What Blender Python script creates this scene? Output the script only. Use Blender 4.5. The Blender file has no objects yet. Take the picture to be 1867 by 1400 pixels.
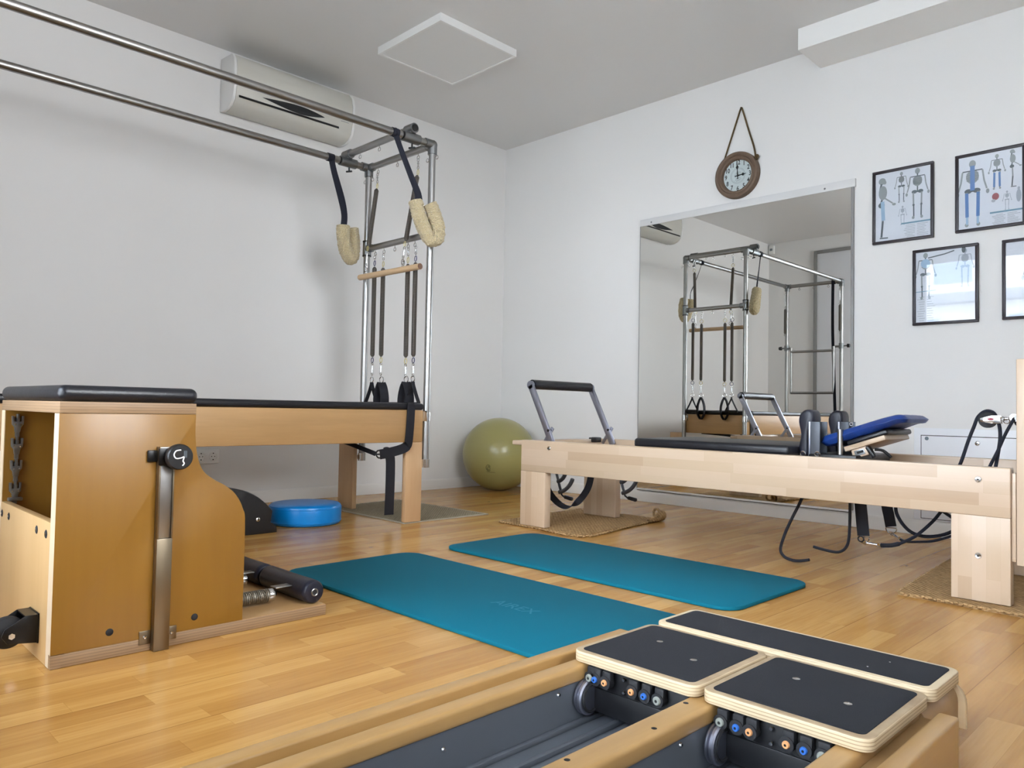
import bpy, bmesh, math, random
from mathutils import Vector, Matrix, Quaternion, noise
random.seed(7)
sc = bpy.context.scene
COL = sc.collection
R = math.radians

# ------------------------------------------------------------------ camera
cam_d = bpy.data.cameras.new('camera'); cam = bpy.data.objects.new('camera', cam_d); COL.objects.link(cam)
cam_d.sensor_fit = 'HORIZONTAL'; cam_d.sensor_width = 36.0; cam_d.lens = 26.606
cam_d.clip_start = 0.02; cam_d.clip_end = 200
yaw, pitch, roll = R(45.033), R(1.906), R(1.093)
fw = Vector((-math.sin(yaw)*math.cos(pitch), math.cos(yaw)*math.cos(pitch), math.sin(pitch)))
rt = Vector((math.cos(yaw), math.sin(yaw), 0)); up = rt.cross(fw)
r2 = rt*math.cos(roll) + up*math.sin(roll); u2 = -rt*math.sin(roll) + up*math.cos(roll)
mm = Matrix((r2, u2, -fw)).transposed().to_4x4(); mm.translation = Vector((4.5749, -4.4433, 0.63))
cam.matrix_world = mm
sc.camera = cam
sc.view_settings.view_transform = 'Standard'; sc.view_settings.look = 'None'
sc.view_settings.gamma = 1; sc.view_settings.use_curve_mapping = False
sc.view_settings.exposure = 1.22

# ------------------------------------------------------------------ daylight
H = 2.831; RX = 5.3; RY = -4.828          # room: x 0..RX, y RY..0, z 0..H
WX0, WX1, WZ0, WZ1 = 1.80, 5.00, 0.30, 2.40  # window opening in the rear wall
w = bpy.data.worlds.new('daylight'); sc.world = w; w.use_nodes = True
wn = w.node_tree; wn.nodes.clear()
wo = wn.nodes.new('ShaderNodeOutputWorld'); bg = wn.nodes.new('ShaderNodeBackground')
tc = wn.nodes.new('ShaderNodeTexCoord'); sp = wn.nodes.new('ShaderNodeSeparateXYZ'); rp = wn.nodes.new('ShaderNodeValToRGB')
wn.links.new(tc.outputs['Generated'], sp.inputs[0]); wn.links.new(sp.outputs['Z'], rp.inputs[0])
rp.color_ramp.elements[0].position = 0.0; rp.color_ramp.elements[0].color = (0.80, 0.89, 1.0, 1)
rp.color_ramp.elements[1].position = 0.6; rp.color_ramp.elements[1].color = (0.66, 0.80, 1.0, 1)
mxw = wn.nodes.new('ShaderNodeMix'); mxw.data_type = 'RGBA'; mrw = wn.nodes.new('ShaderNodeMapRange')
mrw.inputs['From Min'].default_value = -.2; mrw.inputs['From Max'].default_value = .9; wn.links.new(sp.outputs['X'], mrw.inputs[0])
wn.links.new(mrw.outputs[0], mxw.inputs[0]); wn.links.new(rp.outputs[0], mxw.inputs[6]); mxw.inputs[7].default_value = (0.93, 0.96, 1.0, 1)
wn.links.new(mxw.outputs[2], bg.inputs[0]); bg.inputs[1].default_value = 10.0
wn.links.new(bg.outputs[0], wo.inputs[0])
pl = bpy.data.lights.new('window_portal', 'AREA'); pl.shape = 'RECTANGLE'
pl.size = WX1-WX0; pl.size_y = WZ1-WZ0; pl.cycles.is_portal = True
po = bpy.data.objects.new('window_portal', pl); COL.objects.link(po)
po.location = ((WX0+WX1)/2, RY-0.06, (WZ0+WZ1)/2); po.rotation_euler = (R(90), 0, 0)
VY0, VY1, VZ0, VZ1 = -3.85, -2.4, 1.15, 2.50   # second window, in the right wall
p2 = bpy.data.lights.new('window_portal', 'AREA'); p2.shape = 'RECTANGLE'; p2.size = VZ1-VZ0; p2.size_y = VY1-VY0; p2.cycles.is_portal = True
po2 = bpy.data.objects.new('window_portal', p2); COL.objects.link(po2)
po2.location = (RX+0.06, (VY0+VY1)/2, (VZ0+VZ1)/2); po2.rotation_euler = (0, R(90), 0)

# ------------------------------------------------------------------ materials
def lin(h, k=1.0):
    h = h.lstrip('#'); o = []
    for i in (0, 2, 4):
        c = int(h[i:i+2], 16)/255
        o.append((c/12.92 if c <= .04045 else ((c+.055)/1.055)**2.4)*k)
    return (*o, 1.0)
def newmat(name):
    m = bpy.data.materials.new(name); m.use_nodes = True
    n = m.node_tree.nodes; b = n['Principled BSDF']; return m, n, m.node_tree.links, b
def math_node(n, l, op, a, b=None, c=None):
    x = n.new('ShaderNodeMath'); x.operation = op
    for i, v in enumerate((a, b, c)):
        if v is None: continue
        if isinstance(v, (int, float)): x.inputs[i].default_value = v
        else: l.new(v, x.inputs[i])
    return x.outputs[0]
def mixc(n, l, f, a, b, mode='MIX'):
    x = n.new('ShaderNodeMix'); x.data_type = 'RGBA'; x.blend_type = mode
    for i, v in ((0, f), (6, a), (7, b)):
        if isinstance(v, (int, float, tuple)): x.inputs[i].default_value = v
        else: l.new(v, x.inputs[i])
    return x.outputs[2]
def bump(n, l, b, h, s, d=0.002):
    x = n.new('ShaderNodeBump'); x.inputs['Strength'].default_value = s; x.inputs['Distance'].default_value = d
    l.new(h, x.inputs['Height']); l.new(x.outputs[0], b.inputs['Normal'])
def coords(n, l, scale=(1, 1, 1), src='Object'):
    t = n.new('ShaderNodeTexCoord'); m = n.new('ShaderNodeMapping'); m.inputs['Scale'].default_value = scale
    l.new(t.outputs[src], m.inputs[0]); return m.outputs[0]
def noise_n(n, l, v, sc_, det=3, rough=.5):
    x = n.new('ShaderNodeTexNoise'); x.inputs['Scale'].default_value = sc_; x.inputs['Detail'].default_value = det
    x.inputs['Roughness'].default_value = rough; l.new(v, x.inputs['Vector']); return x.outputs[0]
def plain(name, col, rough=.5, metal=0., spec=.5, nb=0., ns=80., var=0., coat=0.):
    m, n, l, b = newmat(name); c = lin(col)
    b.inputs['Base Color'].default_value = c; b.inputs['Roughness'].default_value = rough
    b.inputs['Metallic'].default_value = metal; b.inputs['Specular IOR Level'].default_value = spec
    b.inputs['Coat Weight'].default_value = coat; b.inputs['Coat Roughness'].default_value = .15
    v = coords(n, l); nz = noise_n(n, l, v, ns, 3)
    if var > 0:
        c2 = tuple(x*(1-var) for x in c[:3])+(1,)
        l.new(mixc(n, l, nz, c2, c), b.inputs['Base Color'])
    if nb > 0: bump(n, l, b, nz, nb)
    return m
def wood(name, cA, cB, axis='x', rough=.38, grain=14., coat=0.1, contrast=1.):
    m, n, l, b = newmat(name)
    s = {'x': (.08, 1, 1), 'y': (1, .08, 1), 'z': (1, 1, .08)}[axis]
    v = coords(n, l, s)
    a = noise_n(n, l, v, grain, 4, .55); f = noise_n(n, l, v, grain*7, 3, .6)
    big = noise_n(n, l, coords(n, l, (1, 1, 1)), 2.2, 2)
    t = math_node(n, l, 'ADD', math_node(n, l, 'MULTIPLY', a, .55), math_node(n, l, 'MULTIPLY', f, .25))
    t = math_node(n, l, 'ADD', t, math_node(n, l, 'MULTIPLY', big, .2))
    r = n.new('ShaderNodeValToRGB'); l.new(t, r.inputs[0])
    r.color_ramp.elements[0].position = .5-.17/contrast; r.color_ramp.elements[0].color = lin(cA)
    r.color_ramp.elements[1].position = .5+.17/contrast; r.color_ramp.elements[1].color = lin(cB)
    l.new(r.outputs[0], b.inputs['Base Color']); b.inputs['Roughness'].default_value = rough
    b.inputs['Coat Weight'].default_value = coat; b.inputs['Coat Roughness'].default_value = .2
    bump(n, l, b, f, .08, .001); return m
def strips(name, cols, ax_u, ax_v, wv, lu, rough=.3, gap=.0015, grainamp=.35, plank=0, coat=0., knots=False, spec=.5, gapdark=.45, vary=1., bs=.04):
    """wood laid in rows across ax_v (row width wv) of blocks lu long along ax_u"""
    m, n, l, b = newmat(name)
    t = n.new('ShaderNodeTexCoord'); s = n.new('ShaderNodeSeparateXYZ'); l.new(t.outputs['Object'], s.inputs[0])
    U = s.outputs[ax_u.upper()]; V = s.outputs[ax_v.upper()]
    vr = math_node(n, l, 'DIVIDE', V, wv); row = math_node(n, l, 'FLOOR', vr)
    wn_ = n.new('ShaderNodeTexWhiteNoise'); wn_.noise_dimensions = '1D'; l.new(row, wn_.inputs['W'])
    ur = math_node(n, l, 'ADD', math_node(n, l, 'DIVIDE', U, lu), math_node(n, l, 'MULTIPLY', wn_.outputs[0], 7.3))
    cell = math_node(n, l, 'FLOOR', ur)
    cb = n.new('ShaderNodeCombineXYZ'); l.new(row, cb.inputs[0]); l.new(cell, cb.inputs[1])
    w2 = n.new('ShaderNodeTexWhiteNoise'); w2.noise_dimensions = '2D'; l.new(cb.outputs[0], w2.inputs['Vector'])
    sc3 = {'x': (.06, 1, 1), 'y': (1, .06, 1), 'z': (1, 1, .06)}[ax_u]
    mp = n.new('ShaderNodeMapping'); mp.inputs['Scale'].default_value = sc3; l.new(t.outputs['Object'], mp.inputs[0])
    off = n.new('ShaderNodeVectorMath'); off.operation = 'MULTIPLY_ADD'; l.new(w2.outputs[1], off.inputs[0]); off.inputs[1].default_value = (5, 5, 5); l.new(mp.outputs[0], off.inputs[2])
    g1 = noise_n(n, l, off.outputs[0], 16, 4, .6); g2 = noise_n(n, l, off.outputs[0], 110, 3, .6)
    g = math_node(n, l, 'ADD', math_node(n, l, 'MULTIPLY', g1, .65), math_node(n, l, 'MULTIPLY', g2, .35))
    val = math_node(n, l, 'ADD', math_node(n, l, 'MULTIPLY', math_node(n, l, 'SUBTRACT', w2.outputs[0], .5), vary), math_node(n, l, 'MULTIPLY', math_node(n, l, 'SUBTRACT', g, .5), grainamp*4))
    val = math_node(n, l, 'ADD', val, .5)
    r = n.new('ShaderNodeValToRGB'); l.new(val, r.inputs[0])
    e = r.color_ramp.elements; e[0].position = 0; e[0].color = lin(cols[0]); e[1].position = 1; e[1].color = lin(cols[-1])
    for i, c in enumerate(cols[1:-1]): x = e.new((i+1)/(len(cols)-1)); x.color = lin(c)
    col = r.outputs[0]
    def edge(x, width):
        f = math_node(n, l, 'FRACT', x); f2 = math_node(n, l, 'SUBTRACT', 1., f)
        mn = math_node(n, l, 'MINIMUM', f, f2); return math_node(n, l, 'LESS_THAN', mn, width)
    e1 = edge(vr, gap/wv*.35); e2 = edge(ur, gap/lu*.35); ed = math_node(n, l, 'MAXIMUM', e1, e2)
    ed = math_node(n, l, 'MULTIPLY', ed, .5)
    if plank:
        e3 = edge(math_node(n, l, 'DIVIDE', V, wv*plank), gap/(wv*plank)); ed = math_node(n, l, 'MAXIMUM', ed, e3)
    dk = mixc(n, l, 1., col, (gapdark, gapdark*.9, gapdark*.75, 1), 'MULTIPLY')
    col = mixc(n, l, ed, col, dk)
    if knots:
        vo = n.new('ShaderNodeTexVoronoi'); vo.inputs['Scale'].default_value = 5.2
        mk = n.new('ShaderNodeMapping'); mk.inputs['Scale'].default_value = {'x': (.45, 1, 1), 'y': (1, .45, 1), 'z': (1, 1, .45)}[ax_u]
        l.new(t.outputs['Object'], mk.inputs[0]); l.new(mk.outputs[0], vo.inputs['Vector'])
        k = n.new('ShaderNodeMapRange'); k.inputs['From Min'].default_value = .014; k.inputs['From Max'].default_value = .040
        k.inputs['To Min'].default_value = .75; k.inputs['To Max'].default_value = 0; l.new(vo.outputs['Distance'], k.inputs[0])
        col = mixc(n, l, k.outputs[0], col, lin('#3a2412'))
    l.new(col, b.inputs['Base Color']); b.inputs['Roughness'].default_value = rough
    b.inputs['Specular IOR Level'].default_value = spec
    rr = n.new('ShaderNodeMapRange'); rr.inputs['To Min'].default_value = rough-.01; rr.inputs['To Max'].default_value = rough+.02
    l.new(g1, rr.inputs[0]); l.new(rr.outputs[0], b.inputs['Roughness'])
    b.inputs['Coat Weight'].default_value = coat; b.inputs['Coat Roughness'].default_value = .12
    hh = math_node(n, l, 'SUBTRACT', math_node(n, l, 'MULTIPLY', g2, .25), ed)
    if bs: bump(n, l, b, hh, bs, .0006)
    return m
def ply(name, light='#d9c3a0', dark='#8a6a48', axis='Z', period=.0042, rough=.5):
    m, n, l, b = newmat(name)
    t = n.new('ShaderNodeTexCoord'); s = n.new('ShaderNodeSeparateXYZ'); l.new(t.outputs['Object'], s.inputs[0])
    nz = noise_n(n, l, coords(n, l, (1, 1, 1)), 18, 3)
    v = math_node(n, l, 'ADD', math_node(n, l, 'DIVIDE', s.outputs[axis], period), math_node(n, l, 'MULTIPLY', nz, .35))
    f = math_node(n, l, 'FRACT', v); st = math_node(n, l, 'LESS_THAN', f, .3)
    st = math_node(n, l, 'MULTIPLY', st, math_node(n, l, 'ADD', .15, math_node(n, l, 'MULTIPLY', nz, .8)))
    l.new(mixc(n, l, st, lin(light), lin(dark)), b.inputs['Base Color']); b.inputs['Roughness'].default_value = rough
    return m
def metal(name, col, rough=.25, brushed=0.):
    m, n, l, b = newmat(name); b.inputs['Metallic'].default_value = 1
    v = coords(n, l); nz = noise_n(n, l, v, 6, 3)
    l.new(mixc(n, l, nz, tuple(x*.82 for x in lin(col)[:3])+(1,), lin(col)), b.inputs['Base Color'])
    rr = n.new('ShaderNodeMapRange'); rr.inputs['To Min'].default_value = max(.02, rough-.02); rr.inputs['To Max'].default_value = rough+.03
    l.new(nz, rr.inputs[0]); l.new(rr.outputs[0], b.inputs['Roughness']); return m
def coilmat(name, col, period, rough=.35):
    m, n, l, b = newmat(name); b.inputs['Metallic'].default_value = .85; b.inputs['Roughness'].default_value = rough
    t = n.new('ShaderNodeTexCoord'); s = n.new('ShaderNodeSeparateXYZ'); l.new(t.outputs['Object'], s.inputs[0])
    sn = math_node(n, l, 'SINE', math_node(n, l, 'MULTIPLY', s.outputs['Z'], 6.2832/period))
    k = math_node(n, l, 'ADD', .5, math_node(n, l, 'MULTIPLY', sn, .5))
    c = lin(col); l.new(mixc(n, l, k, tuple(x*.45 for x in c[:3])+(1,), c), b.inputs['Base Color'])
    bump(n, l, b, k, .6, .002); return m
def leather(name, col, rough=.38, ns=260.):
    m, n, l, b = newmat(name); b.inputs['Base Color'].default_value = lin(col)
    v = coords(n, l); vo = n.new('ShaderNodeTexVoronoi'); vo.inputs['Scale'].default_value = ns; l.new(v, vo.inputs['Vector'])
    big = noise_n(n, l, v, 9, 3)
    h = math_node(n, l, 'ADD', math_node(n, l, 'MULTIPLY', vo.outputs['Distance'], .25), math_node(n, l, 'MULTIPLY', big, 2.5))
    b.inputs['Roughness'].default_value = rough; bump(n, l, b, h, .25, .003); return m
def weave(name, cA, cB, s=260., rough=.95, bs=.9):
    m, n, l, b = newmat(name); v = coords(n, l)
    a = n.new('ShaderNodeTexWave'); a.inputs['Scale'].default_value = s/6.28*.9; a.inputs['Distortion'].default_value = 2.5; a.inputs['Detail'].default_value = 2
    a.bands_direction = 'DIAGONAL'; l.new(v, a.inputs['Vector'])
    vo = n.new('ShaderNodeTexVoronoi'); vo.inputs['Scale'].default_value = s*.35; l.new(v, vo.inputs['Vector'])
    nz = noise_n(n, l, v, 30, 4)
    f = math_node(n, l, 'ADD', math_node(n, l, 'MULTIPLY', a.outputs['Color'], .35), math_node(n, l, 'MULTIPLY', vo.outputs['Distance'], .8))
    f2 = math_node(n, l, 'ADD', math_node(n, l, 'MULTIPLY', f, .6), math_node(n, l, 'MULTIPLY', nz, .4))
    l.new(mixc(n, l, f2, lin(cA), lin(cB)), b.inputs['Base Color']); b.inputs['Roughness'].default_value = rough
    b.inputs['Specular IOR Level'].default_value = .1
    bump(n, l, b, f, bs, .006); return m
def paint(name, col, rough=.85, s=60., strength=.12, spec=.25):
    m, n, l, b = newmat(name); v = coords(n, l, src='Object')
    nz = noise_n(n, l, v, s, 4, .6); big = noise_n(n, l, v, 1.3, 2)
    c = lin(col); l.new(mixc(n, l, big, tuple(x*.975 for x in c[:3])+(1,), c), b.inputs['Base Color'])
    b.inputs['Roughness'].default_value = rough; b.inputs['Specular IOR Level'].default_value = spec
    bump(n, l, b, nz, strength, .003); return m

M = {}
M['wall'] = paint('wall_paint', '#e6e5e3'); M['ceil'] = paint('ceiling_paint', '#dddcda', .30, strength=.04, spec=.8)
M['beam_bright'] = paint('beam_paint_brightened', '#f1f1ef')  # wall white made lighter, so window light on the beam is partly painted
M['base'] = plain('baseboard_paint', '#e2dfda', .35, nb=.02)
M['floor'] = strips('oak_parquet', ['#8a5d29', '#a37337', '#b58545', '#c69957', '#aa7a3d'], 'y', 'x', .068, .42, rough=.24, gap=.0012, grainamp=.26, plank=3, coat=.0, knots=True, spec=.38, vary=.34, gapdark=.6, bs=0)
M['white'] = plain('white_plastic', '#ebebe9', .35); M['cream'] = plain('cream_plastic', '#cfcdc4', .38)
M['whitewood'] = plain('white_painted_wood', '#d6d6d6', .45, nb=.03)
M['diffuser'] = plain('lamp_diffuser', '#e4e4e2', .5)
M['black'] = plain('black_plastic', '#131315', .38, ns=200); M['blackm'] = plain('black_metal', '#0f0f11', .32, metal=.3)
M['rubber'] = plain('black_rubber', '#1c1c1f', .7, nb=.1, ns=300)
M['web'] = plain('black_webbing', '#12121a', .85, nb=.5, ns=900)
M['navy'] = plain('navy_webbing', '#151826', .85, nb=.5, ns=900)
M['leather'] = leather('black_vinyl', '#15161c', .34); M['leather2'] = leather('navy_vinyl', '#181a28', .36)
M['blue_pad'] = leather('blue_vinyl', '#1a3a80', .36, 300)
M['steel'] = metal('satin_steel', '#a6a5a3', .33); M['chrome'] = metal('chrome', '#d9d9d9', .12)
M['cast'] = metal('cast_fitting', '#8d8f90', .42); M['alu'] = metal('grey_aluminium', '#a9abb8', .4)
M['bracket'] = plain('dark_bracket_paint', '#54585f', .45, metal=.4)
M['spring'] = coilmat('spring_coil', '#7d7872', .004, .38); M['springc'] = metal('coil_wire', '#9c9588', .5)
M['brass'] = metal('flat_bar_steel', '#8f826d', .36)
M['maple'] = strips('maple_blocks', ['#b1967b', '#bba387', '#c3ab92', '#c9b39b'], 'x', 'z', .042, .46, rough=.36, gap=.0004, grainamp=.10, coat=.15, gapdark=.75, vary=.75)
M['maplez'] = strips('maple_blocks_upright', ['#b1967b', '#bba387', '#c3ab92', '#c9b39b'], 'z', 'x', .042, .46, rough=.36, gap=.0004, grainamp=.10, coat=.15, gapdark=.75, vary=.75)
M['mapley'] = strips('maple_blocks_cross', ['#b1967b', '#bba387', '#c3ab92', '#c9b39b'], 'y', 'z', .042, .46, rough=.36, gap=.0004, grainamp=.10, coat=.15, gapdark=.75, vary=.6)
M['honey'] = wood('honey_wood_long', '#a58052', '#b79060', 'y', .42, 12)
M['honeyx'] = wood('honey_wood_cross', '#a58052', '#b79060', 'x', .42, 12)
M['honeyz'] = wood('honey_wood_upright', '#b8946c', '#c7a47c', 'z', .42, 12)
M['veneer'] = wood('orange_birch_veneer', '#7e561a', '#906725', 'z', .36, 5, .15, .7)
M['veneer2'] = wood('pale_birch_veneer', '#b5915f', '#c3a070', 'z', .38, 6, .15)
M['plyx'] = ply('plywood_edge', '#96795a', '#735a41', period=.007); M['plyv'] = ply('plywood_edge_upright', '#cfbb9e', '#ab9274', 'X', .009)
M['plypale'] = ply('plywood_edge_pale', '#ccb896', '#86694c', 'Z', .0056)
M['palewood'] = wood('pale_bent_wood', '#c2a780', '#d1b893', 'x', .4, 10, .15)
M['corewood'] = wood('golden_rail_wood', '#a8824c', '#c09861', 'y', .36, 12, .2)
M['coreblock'] = wood('brown_block_wood', '#96754b', '#a8865a', 'x', .4, 9, .2)
M['grip'] = plain('grip_tape', '#1d2029', .95, nb=.8, ns=1200, var=.5)
M['channel'] = plain('grey_channel_paint', '#6f747c', .38, metal=.35, var=.1, ns=12)
M['mat'] = plain('teal_foam', '#016276', .85, spec=.2, nb=.3, ns=500, var=.10); M['matlogo'] = plain('teal_foam_mark', '#03667b', .7)
M['ball'] = plain('olive_ball', '#99925a', .30, coat=.2); M['ballmark'] = plain('ball_print', '#3c3a14', .5)
M['disc'] = plain('blue_disc', '#0480cc', .34, nb=.05, ns=40)
M['jute'] = weave('jute_weave', '#6b5132', '#c09c6e', 190.); M['jute2'] = weave('bleached_weave', '#746a56', '#a3967c', 240.)
M['juteborder'] = weave('pale_rug_border', '#a89c86', '#c4b9a4', 480.)
M['fleece'] = None
M['rope'] = weave('twine', '#4a3a28', '#85704f', 900.)
M['clockrim'] = plain('brown_clock_rim', '#75604f', .6, nb=.4, ns=60, var=.35); M['clockface'] = plain('pale_clock_face', '#c2cdce', .6)
M['ink'] = plain('black_ink', '#15181b', .6); M['inkgrey'] = plain('grey_ink', '#77828a', .8)
M['paper'] = plain('poster_paper', '#dde1e8', .8); M['bone'] = plain('poster_bone', '#959c9e', .8); M['boned'] = plain('poster_bone_dark', '#5b666c', .8)
M['pblue'] = plain('poster_blue', '#5f86bd', .8); M['plblue'] = plain('poster_light_blue', '#a3c0d8', .8); M['pbar'] = plain('poster_bar', '#6f98ad', .8); M['pred'] = plain('poster_red', '#a8656b', .8)
M['pfaint'] = plain('poster_faint', '#a9b1bb', .8)
M['frame'] = plain('dark_frame', '#2a2129', .4, ns=30, var=.3)
M['mirror'] = None
M['greyframe'] = plain('grey_frame', '#8d8d8c', .4); M['cabinet'] = plain('white_enamel', '#e9ebf0', .35); M['dark'] = plain('dark_gap', '#1a1a1c', .8)
M['wooddowel'] = wood('beech_dowel', '#bb9a74', '#d0b18a', 'x', .45, 20); M['dowelend'] = plain('dowel_end', '#6f5040', .6)
M['yellow'] = plain('yellow_loop', '#d2c488', .5); M['blueloop'] = plain('blue_loop', '#1e2a5a', .5)
M['kblue'] = plain('blue_cap', '#2f66b5', .4); M['korange'] = plain('orange_cap', '#d99a66', .4); M['kgrey'] = plain('grey_cap', '#8d9088', .4)
M['facade'] = plain('facade_plaster', '#e2e0dc', .8); M['facade2'] = plain('facade_window', '#7c93a8', .6); M['facade3'] = plain('facade_band', '#8f9299', .8); M['ground'] = plain('street_paving', '#8d8a84', .9)
M['redlogo'] = plain('red_mark', '#9b2b3c', .5)
def mk_fleece():
    m, n, l, b = newmat('sheepskin'); v = coords(n, l)
    nz = noise_n(n, l, v, 130, 5, .7); vo = n.new('ShaderNodeTexVoronoi'); vo.inputs['Scale'].default_value = 150; l.new(v, vo.inputs['Vector'])
    l.new(mixc(n, l, nz, lin('#b09a6c'), lin('#f0e0b8')), b.inputs['Base Color']); b.inputs['Roughness'].default_value = 1
    b.inputs['Sheen Weight'].default_value = .4; b.inputs['Specular IOR Level'].default_value = .05
    bump(n, l, b, math_node(n, l, 'ADD', nz, vo.outputs['Distance']), 1., .008); return m
M['fleece'] = mk_fleece()
def mk_mirror():
    m, n, l, b = newmat('mirror_glass'); b.inputs['Metallic'].default_value = 1; b.inputs['Roughness'].default_value = 0.0
    b.inputs['Base Color'].default_value = (.90, .91, .89, 1); return m
M['mirror'] = mk_mirror()
def mk_pane(name, tint=(1, 1, 1, 1)):
    m, n, l, b = newmat(name); out = n['Material Output']
    tr = n.new('ShaderNodeBsdfTransparent'); tr.inputs[0].default_value = tint
    gl = n.new('ShaderNodeBsdfGlossy'); gl.inputs['Roughness'].default_value = 0.0
    fr = n.new('ShaderNodeFresnel'); fr.inputs[0].default_value = 1.5
    mx = n.new('ShaderNodeMixShader'); l.new(fr.outputs[0], mx.inputs[0]); l.new(tr.outputs[0], mx.inputs[1]); l.new(gl.outputs[0], mx.inputs[2])
    l.new(mx.outputs[0], out.inputs[0]); n.remove(b); return m
M['pane'] = mk_pane('clear_glass')

# ------------------------------------------------------------------ mesh builder
def axisrot(d):
    d = Vector(d).normalized(); return Vector((0, 0, 1)).rotation_difference(d).to_matrix()
class MB:
    def __init__(s, *mats): s.v = []; s.f = []; s.m = []; s.mats = [M[x] if isinstance(x, str) else x for x in mats]
    def add(s, bm, mi=0, mat=None):
        if mat is not None: bm.transform(mat)
        o = len(s.v); bm.verts.ensure_lookup_table()
        for i, v in enumerate(bm.verts): v.index = i; s.v.append(tuple(v.co))
        for f in bm.faces: s.f.append([o+v.index for v in f.verts]); s.m.append(mi)
        bm.free(); return s
    def raw(s, vs, fs, mi=0):
        o = len(s.v); s.v += [tuple(v) for v in vs]; s.f += [[o+i for i in f] for f in fs]; s.m += [mi]*len(fs); return s
    def box(s, x0, x1, y0, y1, z0, z1, bev=0., mi=0, seg=2, rot=None, ctr=None):
        bm = bmesh.new(); bmesh.ops.create_cube(bm, size=1)
        bm.transform(Matrix.Diagonal((abs(x1-x0), abs(y1-y0), abs(z1-z0), 1)))
        if bev > 0: bmesh.ops.bevel(bm, geom=list(bm.edges), offset=bev, segments=seg, profile=.5, affect='EDGES')
        c = Vector(((x0+x1)/2, (y0+y1)/2, (z0+z1)/2))
        if rot is not None: bm.transform(rot.to_4x4())
        bm.transform(Matrix.Translation(c)); return s.add(bm, mi)
    def obox(s, c, size, rot, bev=0., mi=0, seg=2):
        h = [x/2 for x in size]; 
        bm = bmesh.new(); bmesh.ops.create_cube(bm, size=1); bm.transform(Matrix.Diagonal((*size, 1)))
        if bev > 0: bmesh.ops.bevel(bm, geom=list(bm.edges), offset=bev, segments=seg, profile=.5, affect='EDGES')
        bm.transform(rot.to_4x4()); bm.transform(Matrix.Translation(Vector(c))); return s.add(bm, mi)
    def cyl(s, p0, p1, r, r1=None, seg=20, mi=0, cap=True):
        p0, p1 = Vector(p0), Vector(p1); d = p1-p0; r1 = r if r1 is None else r1
        q = axisrot(d); vs = []; fs = []
        for k, (p, rr) in enumerate(((p0, r), (p1, r1))):
            for i in range(seg):
                a = 2*math.pi*i/seg; vs.append(p+q@Vector((rr*math.cos(a), rr*math.sin(a), 0)))
        for i in range(seg): j = (i+1) % seg; fs.append([i, j, seg+j, seg+i])
        if cap: fs.append(list(range(seg))[::-1]); fs.append(list(range(seg, 2*seg)))
        return s.raw(vs, fs, mi)
    def lathe(s, prof, o, d=(0, 0, 1), seg=32, mi=0):
        q = axisrot(d); o = Vector(o); vs = []; fs = []; n = len(prof)
        for (r, h) in prof:
            for i in range(seg):
                a = 2*math.pi*i/seg; vs.append(o+q@Vector((max(r, 1e-5)*math.cos(a), max(r, 1e-5)*math.sin(a), h)))
        for k in range(n-1):
            for i in range(seg):
                j = (i+1) % seg; fs.append([k*seg+i, k*seg+j, (k+1)*seg+j, (k+1)*seg+i])
        return s.raw(vs, fs, mi)
    def tube(s, pts, r, seg=10, closed=False, mi=0, smooth=0):
        pts = [Vector(p) for p in pts]
        if smooth: pts = catmull(pts, smooth, closed)
        n = len(pts); rr = r if callable(r) else (lambda t: r)
        tang = []
        for i in range(n):
            a = pts[(i-1) % n] if (closed or i > 0) else pts[0]; b = pts[(i+1) % n] if (closed or i < n-1) else pts[-1]
            tang.append((b-a).normalized())
        nrm = Vector((0, 0, 1)).cross(tang[0]); 
        if nrm.length < .1: nrm = Vector((1, 0, 0)).cross(tang[0])
        nrm.normalize(); vs = []; fs = []
        for i in range(n):
            if i: 
                q = tang[i-1].rotation_difference(tang[i]); nrm = q@nrm
            bn = tang[i].cross(nrm); R_ = rr(i/(n-1) if n > 1 else 0)
            for k in range(seg):
                a = 2*math.pi*k/seg; vs.append(pts[i]+nrm*(R_*math.cos(a))+bn*(R_*math.sin(a)))
        for i in range(n if closed else n-1):
            a0 = i*seg; b0 = ((i+1) % n)*seg
            for k in range(seg): j = (k+1) % seg; fs.append([a0+k, a0+j, b0+j, b0+k])
        if not closed: fs.append(list(range(seg))[::-1]); fs.append([(n-1)*seg+k for k in range(seg)])
        return s.raw(vs, fs, mi)
    def torus(s, c, R_, r, d=(0, 0, 1), seg=20, ts=8, mi=0, a0=0., a1=360.):
        q = axisrot(d); full = (a1-a0) >= 359.9; n = seg if full else seg+1
        pts = [Vector(c)+q@Vector((R_*math.cos(R(a0+(a1-a0)*i/seg)), R_*math.sin(R(a0+(a1-a0)*i/seg)), 0)) for i in range(n)]
        return s.tube(pts, r, ts, full, mi)
    def ribbon(s, pts, wdir, width, th, mi=0, smooth=0):
        pts = [Vector(p) for p in pts]
        ws = wdir if isinstance(wdir, list) else [Vector(wdir)]*len(pts)
        if smooth:
            ws = catmull([Vector(x) for x in ws], smooth); pts = catmull(pts, smooth)
        n = len(pts); vs = []; fs = []
        for i in range(n):
            t = (pts[min(i+1, n-1)]-pts[max(i-1, 0)]).normalized(); w_ = Vector(ws[i]).normalized()
            nn = t.cross(w_).normalized(); w_ = nn.cross(t).normalized()
            for (a, b) in ((-1, -1), (1, -1), (1, 1), (-1, 1)): vs.append(pts[i]+w_*(a*width/2)+nn*(b*th/2))
        for i in range(n-1):
            for k in range(4): j = (k+1) % 4; fs.append([i*4+k, i*4+j, i*4+4+j, i*4+4+k])
        fs.append([3, 2, 1, 0]); fs.append([(n-1)*4+k for k in range(4)]); return s.raw(vs, fs, mi)
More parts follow.
